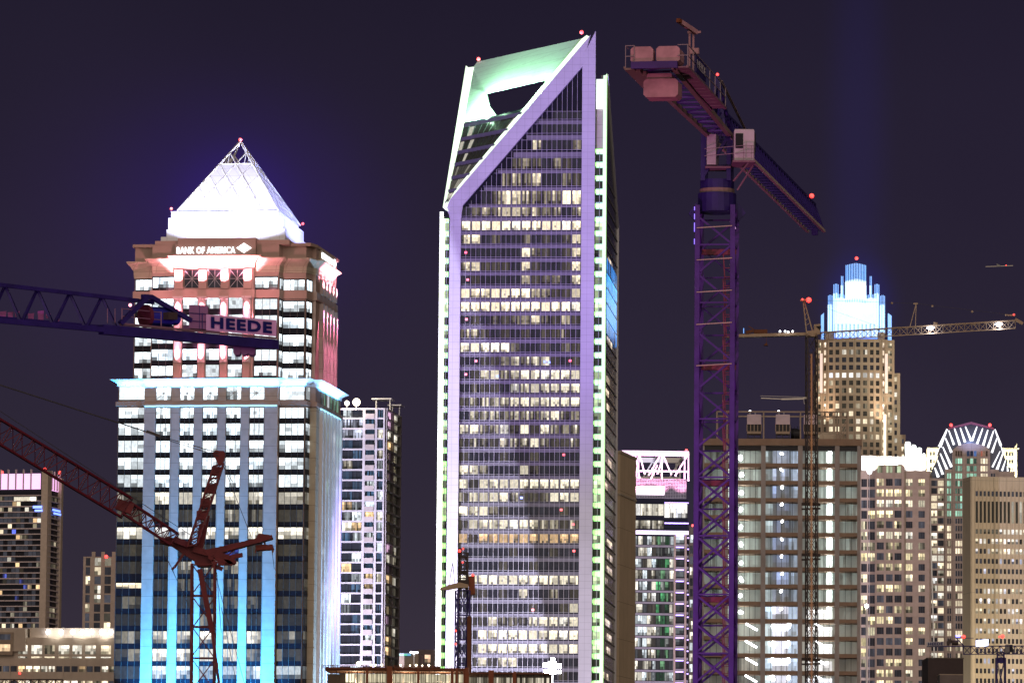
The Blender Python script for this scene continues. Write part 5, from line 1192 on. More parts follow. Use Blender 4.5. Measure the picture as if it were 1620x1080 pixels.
# counter jib, coming towards the camera
LC = 0; endL, endR = PZ(985, 92, zj), PZ(1060, 95, zj); LCv = cen-(endL+endR)/2; LC = .9*min(28, max(9, Vector((LCv.x, LCv.y, 0)).length)); axc = -Vector((LCv.x, LCv.y, 0)).normalized()
latc = Vector((-axc.y, axc.x, 0)); 
if latc.x < 0: latc = -latc
K1 = lambda a, l_, h: Vector((cen.x, cen.y, zj))+axc*a+latc*l_+UPV*h
for l_ in (-.95, 1.0): m = MB(); m.bar(K1(0, l_*.6, 0), K1(LC*.98, l_, 0), .26); put(m, 'deck_beam', 'beam_tan', c1)
m = MB(); nk = 14
for k in range(nk):
    a0, a1 = LC*k/nk, LC*(k+1)/nk; w0 = .6+.4*k/nk; m.bar(K1(a0, -.95*w0, .06), K1(a0, 1.0*w0, .06), .1)
    m.bar(K1(a0, -.95*w0, .06), K1(a1, 1.0*w0, .06), .07) if k % 2 else m.bar(K1(a1, -.95*w0, .06), K1(a0, 1.0*w0, .06), .07)
m.bar(K1(LC, -1.2, .12), K1(LC, 1.2, .12), .3, .36); put(m, 'deck_bracing', 'crane_blue', c1)
m = MB(); n_ = 12
for k in range(n_): a0 = LC*.42+LC*.58*k/n_; m.v += [tuple(K1(a0+LC*.58/n_*a, l_, h)) for a, l_, h in ((.02, .95, -.02), (.02, 1.7, -.02), (.9, 1.7, -.02), (.9, .95, -.02), (.02, .95, .05), (.02, 1.7, .05), (.9, 1.7, .05), (.9, .95, .05))]; kk = len(m.v)-8; m.f += [tuple(i+kk for i in f) for f in ((0, 3, 2, 1), (4, 5, 6, 7), (0, 1, 5, 4), (1, 2, 6, 5), (2, 3, 7, 6), (3, 0, 4, 7))]; m.c += [None]*6
m.bar(K1(LC*.42, 1.72, 0), K1(LC+.1, 1.72, 0), .13); m.bar(K1(LC*.42, .95, -.05), K1(LC+.1, .95, -.05), .12); put(m, 'walkway', mat('walkway_pink', (.22, .12, .16), .7), c1)
m = MB()
for k in range(8): a0 = LC*.42+LC*.58*k/7; m.bar(K1(a0, 1.72, 0), K1(a0, 1.72, 1.15), .045)
for h in (.6, 1.15): m.bar(K1(LC*.42, 1.72, h), K1(LC, 1.72, h), .045); m.bar(K1(LC, 1.72, h), K1(LC, 1.2, h), .04); m.bar(K1(LC, -1.5, h), K1(LC, -1.05, h), .04)
for l_ in (-1.5, -1.05): m.bar(K1(LC, l_, 0), K1(LC, l_, 1.15), .04); m.bar(K1(LC, l_, h), K1(LC-1, l_, h), .04)
put(m, 'railing', mat('rail_grey', (.26, .2, .23), .6), c1)
m = MB(); m.bar(K1(LC, -1.55, .02), K1(LC-1.2, -1.55, .02), .1); m.bar(K1(LC, -1.3, -.05), K1(LC*.75, -1.3, -.05), .5, .1); m.bar(K1(LC*.95, -.72, -.1), K1(LC*.62, -.72, -.12), .22); put(m, 'side_deck', 'beam_tan', c1)
def weight(mb, a0, a1, l0, l1, h0, h1, c_=.14):
    prof = [(l0, h0+c_), (l0+c_, h0), (l1-c_, h0), (l1, h0+c_), (l1, h1-c_), (l1-c_, h1), (l0+c_, h1), (l0, h1-c_)]
    n = 8; pts = [K1(a0, *q) for q in prof]+[K1(a1, *q) for q in prof]
    mb.add([tuple(p_) for p_ in pts], [tuple(range(n)), tuple(range(n, 2*n))[::-1]]+[(i, n+i, n+(i+1) % n, (i+1) % n) for i in range(n)])
for l0, l1 in ((-1.25, -.08), (.08, 1.3)): m = MB(); weight(m, LC-.05, LC-.75, l0, l1, .25, 1.1); weight(m, LC-.8, LC-1.5, l0+.05, l1+.02, .25, 1.08) if l0 > 0 else None; put(m, 'counterweight', 'weight_concrete', c1)
m = MB(); weight(m, LC-1.2, LC-2.6, -.75, 1.05, -1.35, -.4); weight(m, LC-1.3, LC-2.4, -.6, .7, -.4, -.1, .06); put(m, 'counterweight', 'weight_concrete', c1, 'counterweight hanging under the deck')
a_ = LC*.80; m = MB(); m.bar(K1(a_, 1.1, .1), K1(a_, 1.1, 2.6), .1); m.bar(K1(a_, 1.3, .1), K1(a_, 1.3, 2.6), .1); m.bar(K1(a_, 1.45, 2.6), K1(a_+1.6, .85, 2.9), .17, .24); m.bar(K1(a_, 1.0, 2.6), K1(a_, 1.7, 2.6), .12); m.bar(K1(a_, 1.15, 1.6), K1(a_, 1.6, 1.6), .3); put(m, 'davit', 'weight_concrete', c1)
m = MB(); m.bar(K1(a_+1.6, .85, 2.9), K1(a_+1.85, .76, 2.94), .2); put(m, 'davit_lamp', 'crane_orange', c1)
# sign board on the railing
FS1 = lambda s_, n, z: tuple(K1(LC*.9-s_*1.6, 1.78+n, z))
m = MB(FS1); m.box(0, 2.2, 0, .04, .12, 1.0); o = put(m, 'sign_board', 'crane_navy', c1); text_mesh('HEEDE', FS1, .15, 2.05, .38, .82, .05, .02, 'sign', 'cab_white', c1, off=c1.location)
# cab and electrical cabinet
zc0, zc1 = PD(1175, 262, D1).z, PD(1175, 214, D1).z; xa, xb = PD(1160.5, 240, D1-1.4).x, PD(1192, 240, D1-1.4).x
m = MB(); m.rings([([(xa, D1-2.3), (xb, D1-2.3), (xb+.05, D1-.5), (xa, D1-.5)], zc0-.05), ([(xa, D1-2.3), (xb, D1-2.3), (xb+.05, D1-.5), (xa, D1-.5)], zc1-.08), ([(xa+.04, D1-2.26), (xb-.04, D1-2.26), (xb, D1-.55), (xa+.04, D1-.55)], zc1)]); o = put(m, 'cab', 'cab_white', c1)
wx0, wx1 = PD(1163.5, 240, D1-2.3).x, PD(1175.5, 240, D1-2.3).x
m = MB(); m.box(wx0, wx1, D1-2.34, D1-2.3, PD(1170, 244, D1).z, PD(1170, 221, D1).z); m.box(xb+.045, xb+.09, D1-2.1, D1-.8, zc0+.5, zc1-.2); o2 = m.build('cab_window', mat('cab_glass', (.01, .01, .015), .35, spec=.15), o, off=(c1.location.x, c1.location.y, 0))
m = MB(); m.box(mx0+.75, xb+.05, D1-2.5, D1-.3, zc0-.16, zc0-.06); m.bar((mx0+.85, D1-1.6, zc0-1.1), (xb-.3, D1-2.4, zc0-.16), .08); m.bar((mx0+1.1, D1-.8, zc0-1.5), (xb, D1-1.2, zc0-.16), .08); m.box(mx0-.7, mx0+.7, D1-1.1, D1+.3, zc0-.3, zc0-.2); put(m, 'cab_platform', 'walkway_pink', c1)
m = MB(); 
for x in (wx1+.02, wx1+.45, xb-.05): m.bar((x, D1-2.6, zc0-.1), (x, D1-2.6, zc0+.75), .04)
for h in (.35, .75): m.bar((wx1, D1-2.6, zc0+h), (xb-.05, D1-2.6, zc0+h), .04); m.bar((mx0-.75, D1-1.2, zc0+h), (wx1+.02, D1-2.6, zc0+h), .035)
put(m, 'railing', 'rail_grey', c1)
m = MB(); x_ = mx0-.62; m.rings([([(x_, D1-1), (x_+.5, D1-1), (x_+.7, D1-.2), (x_, D1-.2)], zc0-.1), ([(x_, D1-1), (x_+.5, D1-1), (x_+.7, D1-.2), (x_, D1-.2)], zc1-.1)]); put(m, 'electric_cabinet', 'cab_white', c1)
m = MB(); m.bar((mx0+.75, D1-1, ztop-.9), (mx0+.95, D1-1, ztop-1.35), .16, n=8); put(m, 'tube_lamp', led('tube_pink', (.75, .35, .8), .7), c1)
m = MB(); q = cp_(0, ztop-.5)+sd8*-.12+fw8*.1
for a, b in ((0, .3), (.5, 1.0), (1.4, 1.7), (-.4, -.2)): m.bar(q-UPV*a, q-UPV*b, .09)
put(m, 'blue_marker_lights', led('blue_mark', (.12, .08, 1), 1.6), c1)
# violet floods at its foot
lamp('SPOT', (mx0-14, D1-75, 1), 0.6e5, (.5, .12, 1), (mx0, D1, 22), spot_size=math.radians(34), spot_blend=.8, shadow_soft_size=.5)
lamp('SPOT', (mx0-30, D1-70, 2), 0.9e5, (1, .30, .55), (mx0-3, D1-6, 46), spot_size=math.radians(40), spot_blend=.8, shadow_soft_size=.5)
# ---------------------------------------------------------------- 2: crane with the large letter board, upper left
D2 = 285
def H2(u, v, dy=0): 
    return PD(u, v, D2+(u)*.03+dy)
base2 = H2(-330, 500); c2 = crane_root('dark blue crane with a big pink letter board, before the pyramid tower', base2)
m = MB(); zt2 = PD(-330, 520, D2).z; lattice(m, (base2.x, base2.y, 0), (base2.x, base2.y, zt2), 2, 2, 18, .25, .1); put(m, 'mast', 'crane_blue', c2)
m = MB(); tc_, bc, bk_ = [], [], []
for u in range(-620, 200, 48):
    pass
top = lambda u: H2(u, 450.5+u*.115 if u < 250 else 479, .6); bot = lambda u: H2(u, 507+u*.088, -.1); bo2 = lambda u: H2(u, 503+u*.088, 1.5)
m.bar(top(-620), top(243), .2, .22); m.bar(bot(-620), bot(200), .24, .3); m.bar(bo2(-620), bo2(200), .2)
k = 0; u = -620
us = [8+51*j for j in range(-12, 4)]
for u in us:
    for fn in (bot, bo2): m.bar(top(u), fn(u+24), .13); m.bar(top(u), fn(u-24), .13)
    m.bar(bot(u+24), bo2(u+24), .1)
put(m, 'jib', 'crane_navy', c2)
m = MB(); P_ = H2(192, 511); m.bar(H2(190, 512), H2(232, 471), .26); m.bar(H2(225, 469), H2(240, 470), .26); m.bar(H2(238, 469), H2(302, 507), .24); m.bar(H2(238, 469, 1.5), H2(302, 507, 1.5), .24); put(m, 'back_stay', 'crane_navy', c2)
m = MB(); m.bar(H2(160, 521), H2(437, 545.5), .52, .55) ; m.bar(H2(160, 519, 1.6), H2(437, 543.5, 1.6), .4); put(m, 'counter_jib', 'crane_navy', c2)
m = MB(); m.bar(H2(190, 512), H2(437, 535), .14, .12); m.bar(H2(190, 515.5), H2(437, 538), .07); 
for u in (193, 255, 437): 
    v0 = 512+(u-190)*.093; m.bar(H2(u, v0), H2(u, v0-25), .06)
for k in (10, 20): m.bar(H2(193, 512-k*1.2), H2(255, 518-k*1.2), .04); m.bar(H2(405, 531-k), H2(439, 534-k), .04)
for u in (170, 182, 193): m.bar(H2(u, 511), H2(u, 488), .04)
put(m, 'walkway', 'walkway_pink', c2)
m = MB(); c_ = H2(253, 500, .6); d_ = H2(276, 501, .6); m.bar(H2(232, 500, .7), H2(268, 502, .7), 1.15, 1.15, 16); m.bar(H2(245, 499, .6), H2(280, 505, .6), .8, .75, 8); put(m, 'winch', mat('winch_blue', (.03, .03, .3), .5), c2)
m = MB(); m.bar(H2(228, 500, .7), H2(233, 500, .7), 1.35, 1.35, 18); put(m, 'winch_flange', mat('winch_red', (.12, .02, .04), .6), c2)
m = MB(); m.bar(H2(262, 499.5, -.3), H2(277, 500.5, -.3), .5, .42); put(m, 'motor', 'crane_dark', c2)
def slab2(pts, th, dy=0):
    m = MB(); m.extr([H2(u, v, dy) for u, v in pts], (0, th, 0)); return m
put(slab2([(299, 482), (329, 484), (328, 521), (299, 519)], 1.3), 'counterweight', mat('weight_pink', (.30, .15, .27), .8), c2)
m = MB(); m.bar(H2(299, 495, -.03), H2(328, 497, -.03), .04); m.bar(H2(299, 507.5, -.03), H2(328, 509, -.03), .04); m.bar(H2(315.5, 483, -.03), H2(315.5, 520, -.03), .03); m.bar(H2(320, 495, -.05), H2(320, 520, -.05), .05); put(m, 'weight_straps', 'crane_navy', c2)
for a in (369, 381, 392): put(slab2([(a, 541), (a+11.5, 542), (a+11.5, 558), (a+9, 561), (a+3, 561), (a, 557)], 1.2, .3), 'counterweight', 'weight_pink', c2)
put(slab2([(326, 497), (437.5, 506.5), (437, 532), (326, 522)], .08, -.15), 'sign_board', 'sign_pink', c2)
p0, p1, p2 = H2(326, 522, -.2), H2(437, 532, -.2), H2(326, 497, -.2); ex_ = (p1-p0); ez_ = (p2-p0)
FS2_ = lambda s_, n, z: tuple(p0+ex_*s_+ez_*z+Vector((0, -n, 0)))
text_mesh('HEEDE', FS2_, .07, .94, .16, .88, .02, .03, 'sign', 'navy_letter', c2, off=c2.location, bold=.045)
# pale banner strips on the jib, partly turned away
for k, (a, b, v0, v1) in enumerate(((-2, 10, 492, 502), (12, 21, 493, 504), (23, 31, 492, 502), (44, 54, 495, 506.5), (59.5, 69.5, 491, 508), (72, 80, 496, 504), (91, 94, 503, 510))):
    put(slab2([(a, v0+1), (b, v0), (b-1, v1), (a+1, v1-1)], .05, 1.7), 'banner_piece', mat('banner_pink', (.5, .14, .42), .7), c2)
lampball(c2, H2(206, 482.5, 0), .1, led('pink_mark', (1, .3, .4), 4))
lamp('SPOT', (-16, D2-60, 2), 0.5e5, (.7, .2, .8), (-14, D2, 46), spot_size=math.radians(60), spot_blend=.8, shadow_soft_size=.5)
# ---------------------------------------------------------------- 3: red luffing crane, lower left
D3 = 420; b3 = PD(327, 1080, D3); c3 = crane_root('red luffing crane with raised lattice boom, in front of the pyramid tower', b3)
R3 = lambda u, v, dy=0: PD(u, v, D3+dy)
m = MB(); lattice(m, (b3.x, b3.y, 0), tuple(R3(322, 893)), 1.9, 1.9, 16, .16, .09, side=(1, 0, 0), cross=False, diag_alt=True); put(m, 'mast', 'crane_red', c3)
m = MB(); m.bar(R3(316, 900, -1.5), R3(336, 1000, -1.5), .42); m.bar(R3(336, 1000, -1.5), R3(347, 1085, -1.5), .24); put(m, 'cable_trunk', 'crane_red', c3)
m = MB(); m.extr([R3(253, 853), R3(265, 848), R3(300, 857), R3(322, 868), R3(344, 872), R3(338, 888), R3(330, 895), R3(311, 895), R3(306, 886), R3(290, 876), R3(270, 862), R3(253, 858)], (0, 2.2, 0)); put(m, 'slewing_deck', 'crane_red', c3)
m = MB(); m.extr([R3(322, 870, -.5), R3(405, 851, -.5), R3(409, 843, -.5), R3(430, 846, -.5), R3(431, 851, -.5), R3(412, 857, -.5), R3(370, 868, -.5), R3(330, 880, -.5)], (0, 1.6, 0)); put(m, 'counter_jib', 'crane_red', c3)
m = MB(); m.extr([R3(404, 861.5), R3(431, 860.5), R3(433, 868), R3(405, 870)], (0, 1.5, 0)); m.bar(R3(419, 853, .7), R3(419, 862, .7), .15); m.bar(R3(405, 868), R3(404, 874), .1); m.bar(R3(431, 866), R3(432, 873), .1); put(m, 'counterweight', mat('weight_red', (.16, .03, .02), .7), c3)
m = MB()
for (a, b, w_) in (((340, 876), (362, 884), .6), ((345, 889), (372, 888), .55), ((360, 882), (384, 877), .35), ((335, 893), (352, 900), .35)): m.bar(R3(*a, -.3), R3(*b, -.3), w_)
for k in range(7): m.bar(R3(330+k*5, 880+(k*7) % 11, -.6), R3(338+k*6, 886+(k*5) % 9, -.6), .28)
m.bar(R3(306, 868, -.2), R3(345, 879, -.2), .5); m.bar(R3(292, 873), R3(279, 893), .2); m.bar(R3(279, 893), R3(272, 901), .2); m.bar(R3(372, 868, 0), R3(352, 885, 0), .12); m.bar(R3(365, 866, 0), R3(348, 880, 0), .12); put(m, 'winches', 'crane_red', c3)
m = MB(); lattice(m, tuple(R3(305, 862, -.8)), tuple(R3(346, 735, -.8)), .85, .8, 12, .14, .07, side=(1, 0, .3)); 
for (u, v) in ((342, 745), (334, 773), (324, 795), (318, 815)): m.bar(R3(u-7, v, -.8), R3(u+8, v+1, -.8), .55, .75)
m.extr([R3(336, 718, -1), R3(340, 712, -1), R3(355, 713, -1), R3(356, 722, -1), R3(352, 733, -1), R3(345, 734, -1), R3(340, 724, -1)], (0, 1, 0)); put(m, 'a_frame', 'crane_red', c3)
m = MB(); m.bar(R3(318, 868, .8), R3(329, 815, .8), .35); m.bar(R3(313, 865, .6), R3(318, 830, .6), .3); put(m, 'stay_leg', 'crane_red', c3)
m = MB(); lattice(m, tuple(R3(276, 853, -.5)), tuple(R3(200, 803, -3)), 1.4, 1.1, 6, .17, .09, side=(0, 1, 0)); lattice(m, tuple(R3(200, 803, -3)), tuple(R3(-260, 527, -22)), 1.6, 1.75, 26, .17, .07, side=(0, 1, 0))
m.bar(R3(298, 862, -.3), R3(276, 853, -.5), .5); put(m, 'boom', mat('boom_red', (.11, .007, .018), .5), c3)
m = MB(); m.bar(R3(186, 797, -3), R3(211, 806, -3), 1.4, .9); put(m, 'boom_trolley', 'crane_red', c3)
m = MB(); m.bar(R3(-200, 545, -20), R3(236, 684, -4), .09); m.bar(R3(250, 689, -4), R3(346, 716, -1), .05); m.bar(R3(250, 691, -4), R3(346, 721, -1), .05); m.bar(R3(-200, 520, -20), R3(300, 845, -1), .04); put(m, 'luffing_rope', 'cable', c3)
m = MB(); m.bar(R3(232, 682, -4), R3(254, 690, -4), .22); put(m, 'rope_sheave', 'crane_dark', c3)
m = MB()
for a, b in (((353, 735), (398, 850)), ((356, 740), (368, 762)), ((340, 905), (388, 1085)), ((343, 905), (350, 1000)), ((272, 900), (300, 960)), ((255, 865), (275, 905)), ((430, 868), (434, 900)), ((350, 960), (375, 1085))): m.bar(R3(*a, -1.2), R3(*b, -1.2), .05)
put(m, 'hoist_ropes', 'cable', c3)
lampball(c3, R3(31.5, 1064.5, -3), .1)
# jib of a crane passing the bottom left corner
D4 = 520; q = lambda u, v, dy=0: PD(u, v, D4+dy); b4 = q(-160, 1080)
c4 = crane_root('dark lattice jib crossing the bottom left corner of the view', b4); m = MB(); lattice(m, (b4.x, b4.y, 0), tuple(q(-160, 1078)), 1.6, 1.6, 8, .2, .1); put(m, 'mast', 'crane_dark', c4)
m = MB(); lattice(m, tuple(q(-160, 1074)), tuple(q(100, 1074)), .9, .75, 20, .08, .05, tri=True, side=(0, 1, 0)); put(m, 'jib', 'crane_dark', c4); m = MB(); m.bar(q(-160, 1062, .4), q(-160, 1085, .4), 1.6); put(m, 'slewing_unit', 'crane_dark', c4)
# ---------------------------------------------------------------- 4: small crane before the glass tower
D5 = 800; b5 = PD(731, 1080, D5); R5 = lambda u, v, dy=0: PD(u, v, D5+dy); c5 = crane_root('small dark crane with a pale stub jib and brown counterweight, before the tall glass tower', b5)
m = MB(); lattice(m, (b5.x, b5.y, 0), tuple(R5(732, 934)), 1.9, 1.9, 16, .22, .11, side=(1, .25, 0), cross=True); put(m, 'mast', 'crane_navy', c5)
m = MB(); lattice(m, tuple(R5(733, 934)), tuple(R5(733.5, 874)), 1.15, 1.15, 6, .16, .1, side=(1, .2, 0)); m.bar(R5(729, 905), R5(741, 906), .5); m.bar(R5(728, 881), R5(740, 881), .35); m.bar(R5(726, 921), R5(742, 922), .9); put(m, 'tower_head', 'crane_dark', c5)
m = MB(); pts = [(696, 932.5), (697, 929), (712, 924), (727, 920.5), (741, 924), (741, 929), (727, 929), (708, 932.5)]; m.extr([R5(*p_, -1) for p_ in pts], (0, 1.1, 0)); put(m, 'jib', 'crane_tan', c5)
m = MB(); m.box(0, 0, 0, 0, 0, 0) if False else m.extr([R5(741, 911), R5(751, 910), R5(751.5, 939), R5(742, 941)], (0, 2.4, 0)); put(m, 'counterweight', 'crane_orange', c5)
m = MB(); m.bar(R5(716, 890), R5(710, 928), .08); m.bar(R5(716, 890), R5(720, 926), .08); put(m, 'ropes', 'cable', c5)
m = MB(); m.bar(R5(742, 976, -1), R5(742, 1070, -1), .6); m.bar(R5(740.5, 976, -1), R5(743.5, 976, -1), .5); put(m, 'hoist_rail', 'rust', c5); m = MB(); m.bar(R5(745.5, 976, -1), R5(745.5, 1075, -1), .14); m.bar(R5(742, 974, -1), R5(745.5, 976, -1), .12); put(m, 'hoist_guide', 'crane_dark', c5)
for u, v, s_ in ((727, 871, .26), (732.5, 867.5, .18), (732, 889, .16), (748, 909, .22), (721, 997, .18), (721, 1018, .18)): lampball(c5, R5(u, v, -1.2), s_)
# ---------------------------------------------------------------- 5: tan crane before the crown tower
D6 = 880; b6 = PD(1284, 1080, D6); R6 = lambda u, v, dy=0: PD(u, v, D6+dy); c6 = crane_root('tan hammerhead crane with a long lattice jib, before the crown tower', b6)
m = MB(); lattice(m, (b6.x, b6.y, 0), tuple(R6(1284, 532)), 1.75, 1.75, 38, .2, .09, side=(1, .15, 0), cross=True); put(m, 'mast', 'crane_dark', c6)
m = MB(); m.bar(Vector((b6.x+.1, b6.y-.95, 0)), R6(1284, 560, -.95), .22); m.bar(Vector((b6.x-.2, b6.y-.7, 0)), R6(1282, 560, -.7), .1); put(m, 'lit_ladder', mat('ladder_orange', (.55, .28, .14), .6), c6)
m = MB(); m.bar(R6(1284, 533), R6(1284, 527), 2.0, 2.0, 12); m.bar(R6(1275, 527), R6(1297, 526), .7); m.extr([R6(1288, 513), R6(1298, 512), R6(1299.5, 519), R6(1296, 527), R6(1288, 527)], (0, 1.6, 0)); put(m, 'slewing_unit', 'crane_tan', c6)
m = MB(); m.extr([R6(1291, 516, -.1), R6(1299.6, 515, -.1), R6(1297, 522, -.1)], (0, .1, 0)); put(m, 'cab_window', 'cab_glass', c6)
m = MB(); z0 = R6(1276, 527); ap = R6(1269.5, 474)
for a, dy in ((1276, 0), (1276, 1.4), (1286, 0), (1286, 1.4)): m.bar(R6(a, 526, dy), PD(1270.5 if a < 1280 else 1272, 475, D6+.7), .2)
for t in (.2, .35, .5, .65, .8):
    m.bar(R6(1276, 526, 0).lerp(ap, t), R6(1286, 526, 0).lerp(ap, t+.1), .1)
m.bar(R6(1266, 475), R6(1278, 474), .3); put(m, 'apex', 'crane_tan', c6)
m = MB(); m.extr([R6(1150, 529), R6(1276, 525.5), R6(1276, 530), R6(1230, 531.5), R6(1150, 533.5)], (0, 1.6, 0)); put(m, 'counter_jib', 'crane_tan', c6)
m = MB(); m.extr([R6(1193, 521), R6(1214, 521), R6(1214, 527), R6(1193, 527)], (0, 1.4, 0)); m.bar(R6(1180, 526), R6(1192, 523), .5); m.bar(R6(1184, 516), R6(1193, 521), .15); put(m, 'winch', 'rust', c6)
m = MB(); m.extr([R6(1208, 546), R6(1213, 541), R6(1215, 546.5)], (0, 1, 0)); m.bar(R6(1212, 532), R6(1212.5, 542), .06); put(m, 'hanging_weight', 'rust', c6)
E0, E1 = R6(1299, 526, -1), PD(1612, 506, D6-9); m = MB()
lattice(m, E0, tuple(PD(1606, 507, D6-9)), 1.0, 1.35, 27, .16, .075, tri=True, side=(0, 1, 0)); m.bar(PD(1590, 498, D6-9), PD(1606, 499, D6-9), .25); m.bar(PD(1606, 505, D6-9), PD(1618, 512, D6-9), .5); put(m, 'jib', 'crane_tan', c6)
m = MB(); pw = PD(1448, 519, D6-4.5); pt_ = PD(1449.5, 480, D6-4.5); m.bar(pw-Vector((1, 0, 0)), pt_, .14); m.bar(pw, pt_, .12); m.bar(PD(1445, 480.5, D6-4.5), PD(1452, 480, D6-4.5), .25); put(m, 'jib_post', 'crane_tan', c6)
m = MB(); m.bar(ap, pt_, .045); m.bar(pt_, PD(1608, 499, D6-9), .045); m.bar(ap, PD(1400, 520, D6-3), .04); put(m, 'pendant', 'cable', c6)
for u, v in ((1411, 479.5), (1475, 484), (1538, 493)): m = MB(); m.ball(PD(u, v, D6-4-(u-1411)/40), .22); put(m, 'rope_clamp', 'crane_tan', c6)
for u, v in ((1477, 511), (1538, 512)): m = MB(); m.bar(PD(u, v, D6-6), PD(u+6, v+1, D6-6), .35); put(m, 'trolley', 'crane_tan', c6)
for u, v, dd_ in ((1472, 518.5, -5.5), (1580, 513, -8.2)):
    m = MB(); m.ball(PD(u, v, D6+dd_), .42, 10); m.bar(PD(u-6, v, D6+dd_), PD(u+6, v-.4, D6+dd_), .22); put(m, 'jib_lamp', led('bluewhite_lamp', (.75, .8, 1), 8), c6)
    lamp('POINT', PD(u, v+5, D6+dd_-1), 300, (.8, .85, 1), shadow_soft_size=.2)
for u, v, s_ in ((1269.5, 473.5, .2), (1279.5, 474.5, .5), (1604, 497.5, .18)): lampball(c6, R6(u, v, -.6 if u < 1500 else -9.5), s_)
for u in (1234, 1242, 1247, 1254): m = MB(); m.ball(R6(u, 524+(u % 2), -.2), .17); put(m, 'deck_lamp', 'white_lamp', c6)
m = MB(); m.bar(R6(1176.5, 519), R6(1176.5, 527), .12); put(m, 'deck_lamp', 'crown_cyan', c6)
m = MB(); m.bar(R6(1204, 629.5), R6(1238, 631), .14); m.bar(R6(1236, 631.2), R6(1271.5, 630.5), .26); m.bar(R6(1203, 626), R6(1277, 628), .05); m.bar(R6(1271.5, 630), R6(1272.5, 639), .1); m.bar(R6(1271, 630), R6(1277, 629), .3); put(m, 'placing_boom', mat('pale_boom', (.75, .7, .6), .6), c6)
m = MB()
for v in (797, 877, 1042): m.bar(R6(1268, v), R6(1298, v+1), .5); m.bar(R6(1268, v+8), R6(1298, v+7), .3)
put(m, 'mast_collars', 'crane_dark', c6)
# ---------------------------------------------------------------- 6: small blue crane lower right
D7 = 1000; b7 = PD(1583.5, 1080, D7); R7 = lambda u, v, dy=0: PD(u, v, D7+dy); c7 = crane_root('small dark blue crane with a grey letter board, before the tan slab building', b7)
m = MB(); lattice(m, (b7.x, b7.y, 0), tuple(R7(1583, 1040)), 1.7, 1.7, 8, .3, .12, side=(1, 0, 0), cross=True); put(m, 'mast', 'crane_navy', c7)
m = MB(); m.bar(R7(1583, 1048), R7(1583, 1041), 1.9, 1.9, 12); lattice(m, tuple(R7(1583, 1041)), tuple(R7(1583, 1031)), 1.3, 1.3, 2, .2, .1, side=(1, 0, 0)); put(m, 'slewing_unit', 'crane_navy', c7)
m = MB(); m.extr([R7(1591, 1018.5, -.5), R7(1597, 1018.5, -.5), R7(1597, 1030.5, -.5), R7(1590, 1030.5, -.5)], (0, 1.2, 0)); m.extr([R7(1574, 1030, -.5), R7(1596, 1030, -.5), R7(1596, 1031.5, -.5), R7(1574, 1031.5, -.5)], (0, 1.2, 0)); put(m, 'cab', 'grey_metal', c7)
m = MB(); m.extr([R7(1597, 1019, -.5), R7(1602, 1019, -.5), R7(1602, 1031, -.5), R7(1597, 1030, -.5)], (0, 1.2, 0)); put(m, 'cab_window', 'cab_glass', c7)
m = MB(); lattice(m, tuple(R7(1524, 1021.5)), tuple(R7(1640, 1021)), 1.0, 1.6, 10, .16, .11, tri=True, side=(0, 1, 0)); m.bar(R7(1466, 1022), R7(1528, 1021.5), .45, .2); m.bar(R7(1513, 1009), R7(1525, 1021), .2); m.bar(R7(1512, 1009), R7(1540, 1008.6), .12); put(m, 'jib', 'crane_navy', c7)
m = MB(); m.bar(R7(1498, 1017), R7(1502, 1017), .8); m.bar(R7(1506, 1016), R7(1516, 1016), 1.0, 1.0, 12); m.bar(R7(1500, 1012), R7(1510, 1016), .5); put(m, 'winch', 'crane_dark', c7)
m = MB(); m.extr([R7(1466, 1014.5, -.4), R7(1494, 1014, -.4), R7(1493, 1021, -.4), R7(1466, 1021.5, -.4)], (0, .15, 0)); put(m, 'sign_board', mat('board_grey', (.42, .42, .42), .6), c7)
q0, q1, q2 = R7(1466, 1021.3, -.45), R7(1494, 1020.8, -.45), R7(1466, 1014.5, -.45)
text_mesh('HEEDE', lambda s_, n, z: tuple(q0+(q1-q0)*s_+(q2-q0)*z+Vector((0, -n, 0))), .08, .92, .14, .84, .02, .06, 'sign', 'navy_letter', c7, off=c7.location, bold=.03)
m = MB(); m.extr([R7(1544, 1012, -.7), R7(1564, 1010.5, -.7), R7(1563.5, 1020.5, -.7), R7(1557, 1022, -.7), R7(1544, 1022, -.7)], (0, .2, 0)); put(m, 'lit_banner', led('banner_glow', (.55, .62, 1.0), 3), c7)
m = MB(); m.bar(R7(1512, 1005.5, -.3), R7(1519, 1005.5, -.3), .4); put(m, 'blue_lamp', led('blue_mark2', (.25, .25, 1), 3), c7)
for u, v, s_ in ((1524.5, 1006.5, .4), (1586, 1006, .4), (1581, 1006.5, .2)): lampball(c7, R7(u, v, -.5), s_)
# ================================================================== foreground construction deck
Q = Bld('construction_deck', 'rust brown formwork deck on close set shoring posts, lit from within, at the bottom', 'construction deck', 690, 520, 2, vref=1060)
qx = lambda u: Q.x(u, 1065); qz = lambda v: Q.z(v, 690)
m = MB(); m.box(qx(514), qx(738), 0, 7, qz(1061), qz(1056)); m.box(qx(738), qx(868), .5, 6, qz(1064.5), qz(1062)); Q.part(m, 'deck_slab', 'rust')
m = MB()
for u in (579, 660, 714, 721, 733): m.box(qx(u), qx(u+3.5), -.1, .3, 0, qz(1056))
for u, w_, v in ((773, 8, 1059), (811, 6, 1061), (612, 9, 1054), (736, 6, 1055)): m.box(qx(u), qx(u+w_), -.3, .4, 0, qz(v))
Q.part(m, 'columns', 'crane_orange')
m = MB()
for k in range(86):
    u = 532+k*4+rnd.uniform(-1, 1)
    if u > 866: break
    m.bar((qx(u), .6+rnd.random()*3, 0), (qx(u)+rnd.uniform(-.05, .05), .6+rnd.random()*3, qz(1060 if u < 738 else 1064)), .06)
